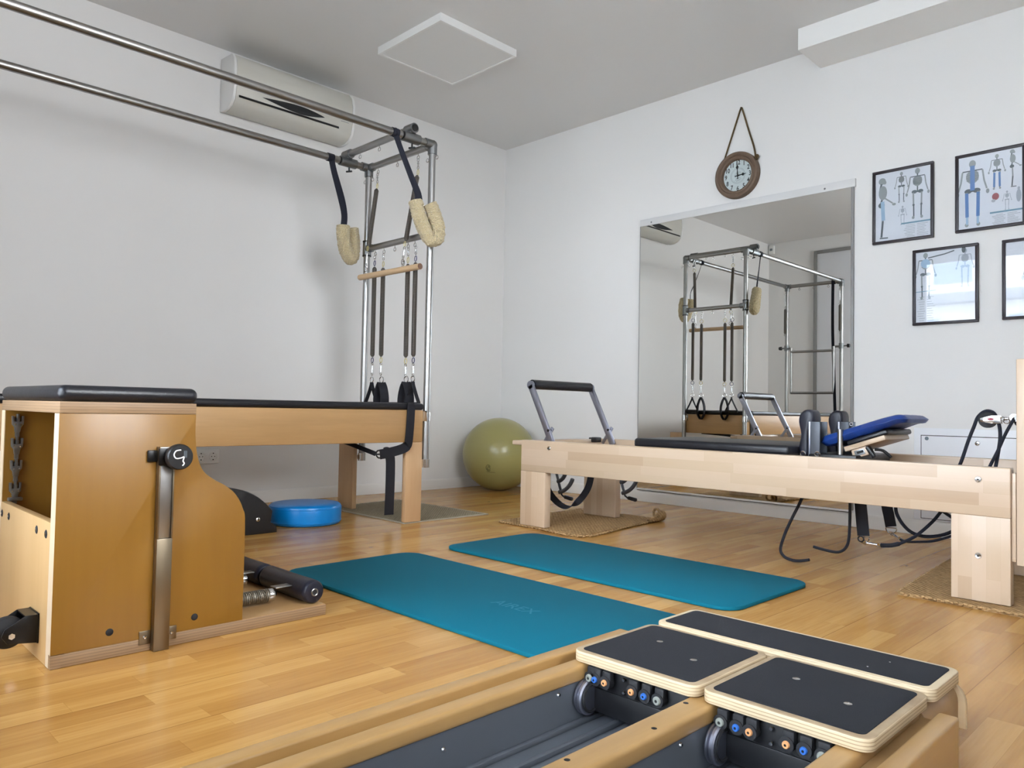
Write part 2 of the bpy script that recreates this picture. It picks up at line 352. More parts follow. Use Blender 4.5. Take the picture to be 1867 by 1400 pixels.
    def prism(s, prof, axis, a, b, bev=0., mi=0, seg=2):
        """prof: 2D points in the plane normal to axis (x:(y,z) y:(x,z) z:(x,y))"""
        bm = bmesh.new(); mk = {'x': lambda p, t: (t, p[0], p[1]), 'y': lambda p, t: (p[0], t, p[1]), 'z': lambda p, t: (p[0], p[1], t)}[axis]
        A = [bm.verts.new(mk(p, a)) for p in prof]; B = [bm.verts.new(mk(p, b)) for p in prof]; n = len(prof)
        fa = bm.faces.new(A); fb = bm.faces.new(B[::-1])
        for i in range(n): j = (i+1) % n; bm.faces.new([A[j], A[i], B[i], B[j]])
        bmesh.ops.recalc_face_normals(bm, faces=bm.faces)
        if bev > 0:
            ed = list({e for f in (fa, fb) for e in f.edges}); bmesh.ops.bevel(bm, geom=ed, offset=bev, segments=seg, profile=.5, affect='EDGES')
        return s.add(bm, mi)
    def sphere(s, c, r, mi=0, u=20, v=12, sc=(1, 1, 1)):
        bm = bmesh.new(); bmesh.ops.create_uvsphere(bm, u_segments=u, v_segments=v, radius=r)
        bm.transform(Matrix.Diagonal((*sc, 1))); bm.transform(Matrix.Translation(Vector(c))); return s.add(bm, mi)
    def poly(s, pts, mi=0): return s.raw(pts, [list(range(len(pts)))], mi)
    def text(s, txt, size, mat, mi=0, depth=.0004, bold=0.):
        cu = bpy.data.curves.new('t', 'FONT'); cu.body = txt; cu.size = size; cu.align_x = 'CENTER'; cu.align_y = 'CENTER'; cu.extrude = depth/2; cu.offset = bold
        cu.resolution_u = 4
        o = bpy.data.objects.new('t', cu); COL.objects.link(o); dg = bpy.context.evaluated_depsgraph_get()
        me = bpy.data.meshes.new_from_object(o.evaluated_get(dg)); bm = bmesh.new(); bm.from_mesh(me)
        bpy.data.objects.remove(o); bpy.data.curves.remove(cu); bpy.data.meshes.remove(me); return s.add(bm, mi, mat)
    def build(s, name, parent=None, label=None, cat=None, group=None, kind=None, loc=None, sharp=38, mods=None):
        off = Vector((0, 0, 0)); p = parent
        while p is not None: off += p.location; p = p.parent
        if parent is None and loc is not None: off = Vector(loc)
        me = bpy.data.meshes.new(name); me.from_pydata([tuple(Vector(v)-off) for v in s.v], [], s.f)
        for m in s.mats: me.materials.append(m)
        me.polygons.foreach_set('material_index', s.m); me.polygons.foreach_set('use_smooth', [True]*len(s.f))
        me.update(); me.validate()
        try: me.set_sharp_from_angle(angle=R(sharp))
        except Exception: pass
        o = bpy.data.objects.new(name, me); COL.objects.link(o)
        if parent is not None: o.parent = parent
        elif loc is not None: o.location = loc
        tag(o, label, cat, group, kind); return o
def catmull(p, k, closed=False):
    out = []; n = len(p)
    for i in range(n if closed else n-1):
        a = p[(i-1) % n] if closed or i > 0 else p[0]; b = p[i]; c = p[(i+1) % n]; d = p[(i+2) % n] if closed or i < n-2 else p[-1]
        for j in range(k):
            t = j/k; out.append(.5*((2*b)+(c-a)*t+(2*a-5*b+4*c-d)*t*t+(3*b-a-3*c+d)*t**3))
    if not closed: out.append(p[-1])
    return out
def tag(o, label=None, cat=None, group=None, kind=None):
    if label: o['label'] = label
    if cat: o['category'] = cat
    if group: o['group'] = group
    if kind: o['kind'] = kind
def thing(name, label, cat, loc, group=None):
    o = bpy.data.objects.new(name, None); COL.objects.link(o); o.location = loc; o.empty_display_size = .05
    tag(o, label, cat, group); return o
def copy_tree(o, parent=None):
    c = o.copy(); COL.objects.link(c); c.parent = parent
    for ch in list(o.children): copy_tree(ch, c)
    return c
def rrect(x0, x1, y0, y1, r, k=6):
    pts = []
    for cx, cy, a in ((x1-r, y1-r, 0), (x0+r, y1-r, 90), (x0+r, y0+r, 180), (x1-r, y0+r, 270)):
        for i in range(k+1): t = R(a+90*i/k); pts.append((cx+r*math.cos(t), cy+r*math.sin(t)))
    return pts

# ================================================================== SETTING
def S(name, mb, **k): return mb.build(name, kind='structure', **k)
S('floor', MB('floor').box(-.1, RX+.1, RY-.12, .1, -.1, 0))
S('ceiling', MB('ceil').box(-.1, RX+.1, RY-.12, .1, H, H+.1))
S('wall_left', MB('wall').box(-.1, 0, RY-.12, .1, 0, H))
S('wall_front', MB('wall').box(0, RX, 0, .1, 0, H))
b = MB('wall'); b.box(RX, RX+.1, RY-.12, VY0, 0, H); b.box(RX, RX+.1, VY1, .1, 0, H); b.box(RX, RX+.1, VY0, VY1, 0, VZ0); b.box(RX, RX+.1, VY0, VY1, VZ1, H); S('wall_right', b)
b = MB('wall')
b.box(0, WX0, RY-.12, RY, 0, H); b.box(WX1, RX, RY-.12, RY, 0, H)
b.box(WX0, WX1, RY-.12, RY, 0, WZ0); b.box(WX0, WX1, RY-.12, RY, WZ1, H); S('wall_rear', b)
S('trim_1', MB('beam_bright').box(2.695, RX, -.311, -.0005, 2.707, H-.0005))          # boxed beam along the front wall, its daylit brightness partly in the colour
prof = [(0, 0), (.014, 0), (.014, .060), (.012, .064), (.012, .066), (.009, .070), (.006, .077), (0, .077)]
S('baseboard_left', MB('base').prism([(x+.0004, z+.0004) for x, z in prof], 'y', RY+.001, -.001))
S('baseboard_front', MB('base').prism([(-y-.0004, z+.0004) for y, z in prof], 'x', .016, RX-.001))
S('baseboard_rear', MB('base').prism([(RY+y+.0004, z+.0004) for y, z in prof], 'x', .016, .595))
# window in the rear wall behind the photographer
wf = MB('white'); yw0, yw1 = RY-.10, RY-.04
wf.box(WX0, WX1, yw0, yw1, WZ0, WZ0+.05, .004); wf.box(WX0, WX1, yw0, yw1, WZ1-.05, WZ1, .004)
for x in (WX0, WX0+1.0, WX0+2.05, WX1-.05): wf.box(x, x+.05, yw0, yw1, WZ0+.05, WZ1-.05, .004)
win = S('window_1', wf)
MB('pane').box(WX0+.02, WX1-.02, RY-.072, RY-.068, WZ0+.03, WZ1-.03).build('window_pane', win)
wf = MB('white'); xa, xb = RX+.03, RX+.09
wf.box(xa, xb, VY0, VY1, VZ0, VZ0+.05, .004); wf.box(xa, xb, VY0, VY1, VZ1-.05, VZ1, .004)
for y in (VY0, (VY0+VY1)/2-.025, VY1-.05): wf.box(xa, xb, y, y+.05, VZ0+.05, VZ1-.05, .004)
win = S('window_2', wf); MB('pane').box(RX+.058, RX+.062, VY0+.02, VY1-.02, VZ0+.03, VZ1-.03).build('window_pane', win)
# tall framed door leaf in the rear wall (seen in the mirror)
dr = S('door_1', MB('greyframe').box(.600, .640, RY+.001, RY+.03, 0.001, 2.66, .003).box(1.56, 1.60, RY+.001, RY+.03, 0.001, 2.66, .003).box(.640, 1.56, RY+.001, RY+.03, 2.62, 2.66, .003))
MB('cabinet').box(.641, 1.559, RY+.002, RY+.018, .002, 2.619, .002).build('door_leaf', dr)
# street side: paving and the facade across the street (reflected in the poster glass)
S('ground', MB('ground').box(-30, 36, -40, RY-.5, -3.2, -3.0))
bd = thing('apartment_building', 'pale apartment block with balcony slabs across the street, seen reflected in poster glass', 'building', (3, -17, -3))
bb = MB('facade'); bb.box(-14, 20, -22, -17, -3, 7.5); bb.build('facade_wall', bd)
for k in range(2):
    MB('facade3').box(-14, 20, -17, -16.6, .60+k*2.9, .85+k*2.9, .02).build('balcony_slab', bd)
    for i in range(14):
        x = -13.2+i*1.95; MB('facade2').box(x, x+.85, -16.99, -16.95, 1.15+k*2.9, 1.80+k*2.9).build('facade_window', bd)
for i in range(14):
    x = -13.5+i*1.95; MB('facade2').box(x, x+.4, -16.99, -16.95, 2.45, 3.15).build('facade_window', bd)
MB('facade3').box(-14, 20, -17, -16.85, 5.05, 5.25, .02).build('cornice', bd)

# ================================================================== CEILING LAMP
t = thing('ceiling_lamp', 'square white flat panel lamp mounted on the ceiling', 'ceiling light', (1.037, -1.525, 2.785))
pb = MB('white'); lx0, lx1, ly0, ly1 = .737, 1.337, -1.825, -1.225
pb.box(lx0, lx1, ly0, ly0+.014, 2.785, H-.0006); pb.box(lx0, lx1, ly1-.014, ly1, 2.785, H-.0006)
pb.box(lx0, lx0+.014, ly0+.014, ly1-.014, 2.785, H-.0006); pb.box(lx1-.014, lx1, ly0+.014, ly1-.014, 2.785, H-.0006); pb.build('lamp_frame', t)
MB('diffuser').box(lx0+.0145, lx1-.0145, ly0+.0145, ly1-.0145, 2.789, 2.80).build('diffuser', t)

# ================================================================== AIR CONDITIONER
t = thing('air_conditioner', 'cream wall mounted split air conditioner with dark leaf shaped mark', 'air conditioner', (0, -2.0, 2.43))
y0, y1 = -2.478, -1.625
def acp(k=0.): # (x,z) front profile
    return [(.0006, 2.435), (.05, 2.425), (.10, 2.428), (.145, 2.445), (.175, 2.475), (.190, 2.52), (.196, 2.58), (.192, 2.66), (.178, 2.72), (.150, 2.752), (.0006, 2.762)]
MB('cream').prism(acp(), 'y', y0+.02, y1-.02, .003).build('housing', t)
for ya, yb in ((y0, y0+.0195), (y1-.0195, y1)):
    e = MB('white').prism([(max(.0006, x*1.02), 2.59+(z-2.59)*1.015) for x, z in acp()], 'y', ya, yb, .006); e.build('end_cap', t)
g = MB('black'); 
g.obox((.1850, (-2.44-1.745)/2, 2.493), (.004, .695, .013), Matrix.Rotation(R(-14), 3, 'Y')); g.build('louver_gap', t)
def surf(z): # x on front for z 
    P_ = acp()
    for (xa, za), (xb, zb) in zip(P_[1:], P_[2:]):
        if za <= z <= zb: return xa+(xb-xa)*(z-za)/(zb-za)
    return .19
vs = []; n_ = 28; mv = 6
for i in range(n_+1):
    yy = -2.295+.44*i/n_; k = i/n_; hgt = .046*math.sin(math.pi*k)**.8*(.6+.8*k if k < .7 else 1.16)
    for q in range(mv+1):
        z_ = 2.527+hgt*(-.55+q/mv); vs.append((surf(z_)+.0015, yy, z_))
MB('ink').raw(vs, [[(mv+1)*i+q, (mv+1)*(i+1)+q, (mv+1)*(i+1)+q+1, (mv+1)*i+q+1] for i in range(n_) for q in range(mv)]).build('leaf_mark', t)
g = MB('inkgrey'); rx = Matrix(((0, 0, 1), (1, 0, 0), (0, 1, 0))).to_4x4()
g.text('LG', .020, Matrix.Translation((.1972, -2.035, 2.578))@rx); g.text('- - - -', .014, Matrix.Translation((.1968, -2.035, 2.563))@rx)
g.build('brand_mark', t)
MB('inkgrey').box(.1925, .1955, -1.735, -1.675, 2.540, 2.5415).build('printed_line', t)

# ================================================================== SOCKET, SENSOR, CABINET
t = thing('wall_socket', 'white double power socket on the wall above the baseboard', 'power socket', (0, -2.488, .265))
MB('white').box(.0006, .010, -2.562, -2.414, .265, .349, .003).build('cover_plate', t)
for yy in (-2.526, -2.452):
    c = MB('white', 'dark').torus((.0102, yy, .307), .024, .0025, (1, 0, 0), 28, 6); c.lathe([(.0, .0102), (.021, .0102), (.022, .0112)], (0, yy, .307), (1, 0, 0), 28)
    for dy in (-.0095, .0095): c.cyl((.010, yy+dy, .307), (.0112, yy+dy, .307), .0028, mi=1, seg=10)
    for dz in (-.019, .019): c.box(.0105, .0125, yy-.003, yy+.003, .307+dz-.003, .307+dz+.003, mi=1)
    c.build('outlet', t)
t = thing('motion_sensor', 'small white motion sensor box high in the rear corner, seen in the mirror', 'motion sensor', (.05, RY+.02, 2.69))
MB('white').box(.012, .085, RY+.0006, RY+.04, 2.695, 2.805, .006).build('sensor_body', t)
MB('inkgrey').box(.030, .066, RY+.0402, RY+.044, 2.735, 2.765, .002).build('sensor_lens', t)
t = thing('wall_cabinet', 'flush white metal cabinet door with round lock low on the wall', 'cabinet', (3.6, 0, .09))
MB('cabinet').box(3.215, 4.02, -.006, -.0006, .083, .572, .002).build('cabinet_frame', t)
d = MB('cabinet').box(3.2525, 3.985, -.0095, -.0062, .0925, .5305, .001).build('cabinet_door', t)
MB('dark').box(3.249, 3.9885, -.0069, -.0061, .089, .534).build('door_gap', t)
l_ = MB('chrome', 'dark').lathe([(0, .0135), (.006, .0135), (.0105, .012), (.012, .0096)], (3.516, 0, .500), (0, -1, 0), 20); l_.cyl((3.516, -.0134, .500), (3.516, -.0139, .500), .003, mi=1, seg=8); l_.build('lock', d)
MB('inkgrey').lathe([(0, .0101), (.010, .0099)], (3.279, 0, .516), (0, -1, 0), 14).build('oval_mark', d)

# ================================================================== MIRROR
t = thing('wall_mirror', 'large rectangular wall mirror with grey edge trim and a white top batten', 'mirror', (2.15, 0, .09))
MB('mirror').box(1.4115, 2.880, -.014, -.010, .094, 1.96).build('mirror_glass', t)
MB('whitewood').box(1.408, 2.905, -.019, -.0006, 1.949, 1.996, .0015).build('top_batten', t)
MB('greyframe').box(2.8805, 2.896, -.018, -.0006, .092, 1.9488, .002).build('side_trim', t)
MB('greyframe').box(1.406, 1.411, -.014, -.0006, .092, 1.9488).build('side_trim', t)
MB('white').box(1.4115, 2.880, -.0155, -.0006, .0815, .0935, .001).build('bottom_trim', t)
MB('dark').box(1.4115, 2.880, -.0145, -.0006, .0785, .0814).build('bottom_gap', t)
for x in (1.505, 2.73):
    MB('cast').lathe([(0, .021), (.0045, .0205), (.006, .0192)], (x, 0, 1.967), (0, -1, 0), 14).build('screw', t)

# ================================================================== CLOCK
CX, CZ_ = 2.166, 2.163
t = thing('wall_clock', 'round brown clock with black numerals hanging on a rope loop', 'clock', (CX, 0, CZ_-.148))
MB('clockrim').lathe([(.10, .012), (.104, .036), (.112, .042), (.120, .040), (.126, .048), (.138, .050), (.147, .044), (.150, .030), (.150, .004), (.10, .004)], (CX, 0, CZ_), (0, -1, 0), 64).build('clock_rim', t)
MB('clockface').lathe([(0, .014), (.104, .014), (.104, .005), (0, .005)], (CX, 0, CZ_), (0, -1, 0), 48).build('clock_face', t)
fx = Matrix(((1, 0, 0), (0, 0, -1), (0, 1, 0))).to_4x4()
for k in range(1, 13):
    a = R(90-30*k); rr = .084
    nm = MB('ink'); nm.text(str(k), .041, Matrix.Translation((CX+rr*math.cos(a), -.0148, CZ_+rr*math.sin(a)))@fx@Matrix.Diagonal((.8, 1, 1, 1)), bold=.0008); nm.build('numeral', t)
dd = MB('inkgrey'); dd.torus((CX, -.0145, CZ_), .050, .0006, (0, -1, 0), 40, 4); dd.torus((CX, -.0145, CZ_), .044, .0004, (0, -1, 0), 40, 4)
for z_, x_ in ((.022, .018), (.014, .024), (-.016, .02), (-.026, .024), (-.033, .014)): dd.tube([(CX-x_+.003, -.0146, CZ_+z_-.003), (CX, -.0146, CZ_+z_), (CX+x_, -.0146, CZ_+z_+.002)], .0009, 5, smooth=4)
dd.build('dial_decoration', t)
def hand(name, ang, L, tail, wd, yy):
    dx = Vector((math.cos(R(ang)), 0, math.sin(R(ang)))); nn = Vector((-dx.z, 0, dx.x)); c = Vector((CX, yy, CZ_)); m_ = MB('ink')
    P_ = [(-tail, wd*.6), (-tail*.6, wd*.25), (0, wd*.5), (L*.45, wd*.25), (L*.62, wd*1.1), (L*.78, wd*.25), (L, wd*.08)]
    up_ = [c+dx*a+nn*b_ for a, b_ in P_]; dn = [c+dx*a-nn*b_ for a, b_ in P_]; o2 = Vector((0, -.0012, 0))
    n = len(P_); vs = up_+dn+[v+o2 for v in up_]+[v+o2 for v in dn]; fs = []
    for i in range(n-1): fs += [[i, i+1, n+i+1, n+i], [2*n+i, 3*n+i, 3*n+i+1, 2*n+i+1], [i, 2*n+i, 2*n+i+1, i+1], [n+i, n+i+1, 3*n+i+1, 3*n+i]]
    fs += [[0, n, 3*n, 2*n], [n-1, 3*n-1, 4*n-1, 2*n-1]]
    m_.raw(vs, fs); m_.build(name, t)
hand('minute_hand', 93, .088, .022, .009, -.0180); hand('hour_hand', 4, .060, .02, .010, -.0162)
MB('ink').lathe([(0, .0215), (.004, .021), (.005, .015)], (CX, 0, CZ_), (0, -1, 0), 14).build('hand_hub', t)
rp_ = MB('rope'); apex = Vector((2.184, -.012, 2.600))
rp_.tube([(2.052, -.020, 2.235), (2.075, -.016, 2.30), (2.13, -.012, 2.46), (2.176, -.010, 2.590), apex, (2.192, -.010, 2.588), (2.232, -.012, 2.46), (2.275, -.016, 2.33), (2.290, -.02, 2.262)], .0055, 8, smooth=6)
for p in ((2.030, -.026, 2.205), (2.302, -.026, 2.255)):
    rp_.sphere(p, .014, sc=(1, 1, 1.1)); rp_.sphere((p[0]+.002, p[1]-.006, p[2]-.016), .009)
rp_.build('hanging_rope', t)
MB('cast').cyl((2.184, -.0006, 2.594), (2.184, -.022, 2.594), .003, seg=8).build('nail', t)

# ================================================================== ANATOMY POSTERS
def poster(x0, x1, z0, z1, label, art):
    t = thing('framed_poster', label, 'poster', ((x0+x1)/2, 0, z0), 'framed anatomy posters beside the mirror')
    fwd = .015; f = MB('frame')
    outer = .022
    for (a, b_, c, d_) in ((x0, x1, z0, z0+fwd), (x0, x1, z1-fwd, z1)):
        f.box(a, b_, -outer, -.001, c, d_, .003); f.box(a+.004, b_-.004, -outer-.0015, -outer+.001, c+.005, d_-.005, .001)
    for (a, b_) in ((x0, x0+fwd), (x1-fwd, x1)):
        f.box(a, b_, -outer, -.001, z0+fwd*.98, z1-fwd*.98, .003); f.box(a+.005, b_-.005, -outer-.0015, -outer+.001, z0+.012, z1-.012, .001)
    f.build('frame', t)
    pr = MB('paper', 'bone', 'boned', 'pblue', 'plblue', 'pbar', 'pfaint', 'pred'); yp = -.010
    pr.box(x0+fwd*.9, x1-fwd*.9, yp, -.0015, z0+fwd*.9, z1-fwd*.9)
    W_, H_ = x1-x0, z1-z0
    lay = [0]
    def pt(u, v): return (x0+u*W_, yp-.0003-lay[0], z1-v*H_)      # u right, v down, 0..1
    def ell(u, v, ru, rv, mi):
        lay[0] += .00001; pr.poly([pt(u+ru*math.cos(R(a)), v-rv*math.sin(R(a))) for a in range(0, 360, 24)][::-1], mi)
    def ln(pts, wd, mi):
        lay[0] += .00001
        for (a, b_) in zip(pts, pts[1:]):
            pa, pb_ = Vector(pt(*a)), Vector(pt(*b_)); d_ = (pb_-pa); 
            if d_.length < 1e-6: continue
            n_ = Vector((-d_.z, 0, d_.x)).normalized()*wd*W_/2; pr.raw([pa-n_, pb_-n_, pb_+n_, pa+n_], [[0, 1, 2, 3], [3, 2, 1, 0]], mi)
    def front(u, v, h, k=1., blue=None, faint=False):   # skeleton seen from the front: u centre, v top, h height
        B, D = (6, 6) if faint else (1, 2); a = h*H_/W_
        ell(u, v+.055*h, .045*a, .058*h, B); ln([(u, v+.10*h), (u, v+.47*h)], .022*a, D)
        ell(u, v+.245*h, .085*a, .105*h, B)
        for i in range(6): ln([(u-.08*a, v+(.19+.022*i)*h), (u+.08*a, v+(.19+.022*i)*h)], .006*a, D)
        ln([(u-.13*a, v+.155*h), (u+.13*a, v+.155*h)], .018*a, D)
        for s_ in (-1, 1):
            ln([(u+s_*.13*a, v+.16*h), (u+s_*.15*a, v+.32*h), (u+s_*.185*a, v+.45*h)], .022*a, B)
            ell(u+s_*.195*a, v+.49*h, .022*a, .035*h, B); ell(u+s_*.055*a, v+.455*h, .05*a, .035*h, D)
            ln([(u+s_*.075*a, v+.47*h), (u+s_*.07*a, v+.70*h)], .028*a, B); ell(u+s_*.07*a, v+.71*h, .022*a, .02*h, D)
            ln([(u+s_*.068*a, v+.71*h), (u+s_*.065*a, v+.93*h)], .024*a, D); ell(u+s_*.075*a, v+.955*h, .025*a, .03*h, B)
        if blue is not None:
            ln([(u, v+.08*h), (u, v+.45*h)], .06*a, blue)
            for s_ in (-1, 1): ln([(u+s_*.075*a, v+.48*h), (u+s_*.07*a, v+.84*h)], .045*a, blue); ln([(u+s_*.07*a, v+.84*h), (u+s_*.07*a, v+.95*h)], .03*a, 4)
    def side(u, v, h, blue=None, arm=1):
        a = h*H_/W_
        ell(u-.01*a, v+.05*h, .055*a, .055*h, 1); ell(u+.03*a, v+.075*h, .025*a, .03*h, 1)
        ln([(u-.02*a, v+.09*h), (u-.045*a, v+.2*h), (u-.01*a, v+.34*h), (u-.04*a, v+.45*h)], .028*a, 2)
        ell(u, v+.24*h, .065*a, .115*h, 1); ln([(u, v+.17*h), (u+.03*a, v+.33*h), (u+.15*a, v+.43*h)], .022*a, 1); ell(u+.17*a, v+.45*h, .03*a, .02*h, 1)
        ell(u-.02*a, v+.44*h, .05*a, .045*h, 2); ln([(u-.01*a, v+.47*h), (u, v+.70*h)], .03*a, 1); ln([(u, v+.70*h), (u-.02*a, v+.96*h)], .03*a, 2)
        ln([(u-.045*a, v+.975*h), (u+.08*a, v+.98*h)], .02*a, 2)
        if blue is not None: ln([(u-.02*a, v+.38*h), (u-.005*a, v+.72*h)], .07*a, blue)
    def text_block(u0, u1, v0, v1, n=9, bar=True):
        if bar: ln([(u0, v0), (u1, v0)], .026, 5)
        rnd = random.Random(int(x0*1000))
        for i in range(n):
            vv = v0+.03+(v1-v0-.03)*i/(n-1); a = u0+(u1-u0)*rnd.uniform(.05, .2); c = u0+(u1-u0)*.52
            ln([(a, vv), (c-.01-.1*rnd.random()*(u1-u0), vv)], .004, 2); ln([(c+.01, vv), (u1-(u1-u0)*rnd.uniform(.03, .25), vv)], .004, 2)
    art(front, side, ell, ln, text_block)
    pr.build('print', t)
    MB('pane').box(x0+fwd*.8, x1-fwd*.8, -.0165, -.015, z0+fwd*.8, z1-fwd*.8).build('glass', t)
def art1(front, side, ell, ln, tb):
    side(.17, .10, .84, None); ln([(.165, .42), (.18, .68)], .062, 4); front(.48, .06, .42); front(.74, .05, .68); front(.50, .52, .26, faint=True); tb(.48, .95, .76, .96)
def art2(front, side, ell, ln, tb):
    front(.25, .09, .86, blue=3); front(.60, .07, .45, blue=None); ln([(.565, .30), (.56, .48)], .03, 3); ln([(.635, .30), (.64, .48)], .03, 3)
    side(.82, .05, .47); ell(.58, .60, .05, .045, 7); ell(.55, .65, .03, .02, 6); front(.74, .55, .24, faint=True); ell(.90, .63, .035, .08, 6); ell(.90, .54, .018, .02, 6); tb(.50, .95, .80, .96)
    ln([(.05, .035), (.45, .035)], .006, 2)
def art3(front, side, ell, ln, tb):
    front(.20, .05, .62); ln([(.24, .12), (.5, .09), (.64, .06)], .02, 2); ell(.20, .19, .075, .06, 4); front(.80, .05, .5, faint=True); ell(.78, .06, .03, .045, 2); ln([(.03, .56), (.36, .55)], .012, 5); tb(.05, .36, .60, .94, 11, False)
def art4(front, side, ell, ln, tb):
    front(.50, .06, .88, blue=4); front(.85, .10, .4); tb(.62, .95, .68, .94)
poster(3.000, 3.314, 1.593, 2.006, 'framed anatomy poster nearest the mirror with a side view skeleton', art1)
poster(3.417, 3.731, 1.597, 2.006, 'framed anatomy poster with blue legged skeleton, upper right corner of the photo', art2)
poster(3.210, 3.524, 1.124, 1.534, 'lower framed anatomy poster with window reflection under the two upper ones', art3)
poster(3.628, 3.942, 1.126, 1.530, 'lower framed anatomy poster cut off by the right edge of the photo', art4)

# ================================================================== STABILITY BALL
t = thing('exercise_ball', 'large glossy olive green exercise ball in the room corner', 'exercise ball', (.35, -.35, 0))
m_ = MB('ball'); bm = bmesh.new(); bmesh.ops.create_uvsphere(bm, u_segments=96, v_segments=72, radius=.283)
rotb = Matrix.Rotation(R(18), 3, 'X')@Matrix.Rotation(R(8), 3, 'Y')
for v in bm.verts:
    c = v.co.normalized(); la = math.asin(max(-1, min(1, c.z)))
    v.co = rotb@(v.co*(1+.0016*math.cos(la*46)*math.cos(la)))
    v.co.z = v.co.z*.99
m_.add(bm, 0, Matrix.Translation((.35, -.35, .281))); m_.build('ball_skin', t)
nd = (Vector((4.575, -4.443, .63))-Vector((.35, -.35, .281))).normalized()
mk = MB('ballmark'); rh = nd.cross(Vector((0, 0, 1))).normalized()*-1; cu_ = Vector((.35, -.35, .281))
def onball(a, b_):   # a right, b up in metres on the ball facing the room
    v = (nd + rh*(a/.283) + Vector((0, 0, 1))*(b_/.283)).normalized(); return cu_+v*.2845
for rr_, a0, a1 in ((.026, 30, 330), (.018, 200, 480), (.010, 20, 300)):
    mk.tube([onball(-.085+rr_*.8*math.cos(R(a)), -.115+rr_*1.1*math.sin(R(a))) for a in range(a0, a1, 14)], .0016, 5)
for i in range(7):
    x_ = -.105+i*.011; mk.tube([onball(x_, -.156), onball(x_+.004, -.147), onball(x_+.008, -.157)], .0011, 5)
mk.build('printed_mark', t)

# ================================================================== EXERCISE MATS, DISC, BARREL, RUGS
def slab(mb, x0, x1, y0, y1, z0, z1, r, bev=.004, mi=0): return mb.prism(rrect(x0, x1, y0, y1, r), 'z', z0, z1, bev, mi)
t = thing('exercise_mat', 'teal exercise mat nearer the camera with a faint maker word on it', 'mat', (2.68, -2.70, 0), 'teal exercise mats')
slab(MB('mat'), 1.965, 3.395, -3.035, -2.428, .0006, .014, .075).build('mat_body', t)
MB('matlogo').text('AIREX', .066, Matrix.Translation((2.905, -2.745, .0142))).build('printed_word', t)
t = thing('exercise_mat', 'teal exercise mat farther from the camera lying beside the wooden reformer', 'mat', (2.66, -1.95, 0), 'teal exercise mats')
slab(MB('mat'), 1.950, 3.375, -2.245, -1.655, .0006, .014, .075).build('mat_body', t)
t = thing('balance_disc', 'thick round glossy blue balance disc on the floor', 'balance disc', (.905, -2.33, 0))
MB('disc').lathe([(0, .0006), (.175, .0006), (.186, .008), (.190, .02), (.190, .085), (.186, .098), (.174, .106), (.12, .111), (.06, .114), (0, .115)], (.905, -2.33, 0), (0, 0, 1), 64).build('disc_body', t)
sm = MB('disc').torus((.905, -2.33, .088), .190, .0018, (0, 0, 1), 64, 6).torus((.905, -2.33, .018), .190, .0018, (0, 0, 1), 64, 6); sm.build('rim_seam', t)
t = thing('arc_barrel', 'black padded arc barrel with a silver bolt on its side, behind the exercise chair', 'barrel', (.95, -2.85, 0))
pr_ = [(-3.12, .0006), (-2.59, .0006), (-2.592, .03), (-2.625, .055)]+[(-2.86+.30*math.cos(R(a)), -.06+.29*math.sin(R(a))) for a in range(36, 150, 6)]+[(-3.115, .05)]
pr_ = [(a, max(.0006, b_)) for a, b_ in pr_]
MB('leather').prism(pr_, 'x', .80, 1.085, .012).build('arc_pad', t)
MB('black').prism([(a*.98-2.85*.02, max(.0006, b_*.97)) for a, b_ in pr_], 'x', 1.0855, 1.10, .002).build('side_plate', t)
MB('chrome', 'dark').lathe([(0, .006), (.006, .0055), (.0105, .003), (.0115, 0)], (1.1004, -2.698, .072), (1, 0, 0), 16).cyl((1.1062, -2.698, .072), (1.1068, -2.698, .072), .004, mi=1, seg=6).build('side_bolt', t)
# rug under the cadillac head
def wavy_rug(name, label, corners, th, mats, border=.03, seed=1, curl=None):
    """quad rug with slightly uneven edges; corners in order around"""
    rnd = random.Random(seed); N = 44; c = [Vector((*p, 0)) for p in corners]; vs = []; fs = []; mi_ = []
    for j in range(N+1):
        for i in range(N+1):
            u, v = i/N, j/N; p = (c[0]*(1-u)*(1-v)+c[1]*u*(1-v)+c[2]*u*v+c[3]*(1-u)*v)
            e = noise.noise(Vector((u*6, v*6, seed)))*.006; p += Vector((e, -e, 0))
            vs.append((p.x, p.y, th+noise.noise(Vector((u*9, v*9, seed+5)))*.0008))
    top = len(vs); vs += [(x, y, .0006) for x, y, z in vs]
    def q(i, j): return j*(N+1)+i
    m_ = MB(*mats); F = []; MI = []
    bw = max(1, int(border*N))
    for j in range(N):
        for i in range(N):
            F.append([q(i, j), q(i+1, j), q(i+1, j+1), q(i, j+1)]); MI.append(1 if len(mats) > 1 and (i < bw or j < bw or i >= N-bw or j >= N-bw) else 0)
            F.append([top+q(i, j), top+q(i, j+1), top+q(i+1, j+1), top+q(i+1, j)]); MI.append(0)
    for i in range(N):
        for (a, b_) in ((q(i, 0), q(i+1, 0)), (q(i+1, N), q(i, N)), (q(0, i+1), q(0, i)), (q(N, i), q(N, i+1))):
            F.append([a, top+a, top+b_, b_]); MI.append(1 if len(mats) > 1 else 0)
    m_.raw(vs, F); m_.m = MI
    return m_
t = thing('small_rug', 'thin brown rug with a pale woven border under the head legs of the trapeze table', 'rug', (.95, -1.7, 0))
wavy_rug('r', '', [(.45, -1.94), (1.275, -1.945), (1.28, -1.33), (.40, -1.34)], .006, ('jute2', 'juteborder'), .04, 3).build('rug_field', t)
rg = thing('jute_rug', 'braided jute rug with a curled corner under the footbar end of the wooden reformer', 'rug', (1.9, -1.1, 0), 'jute rugs under the reformer')
wavy_rug('r', '', [(1.545, -1.50), (2.16, -1.52), (2.07, -.70), (1.48, -.72)], .012, ('jute',), .0, 8).build('rug_field', rg)
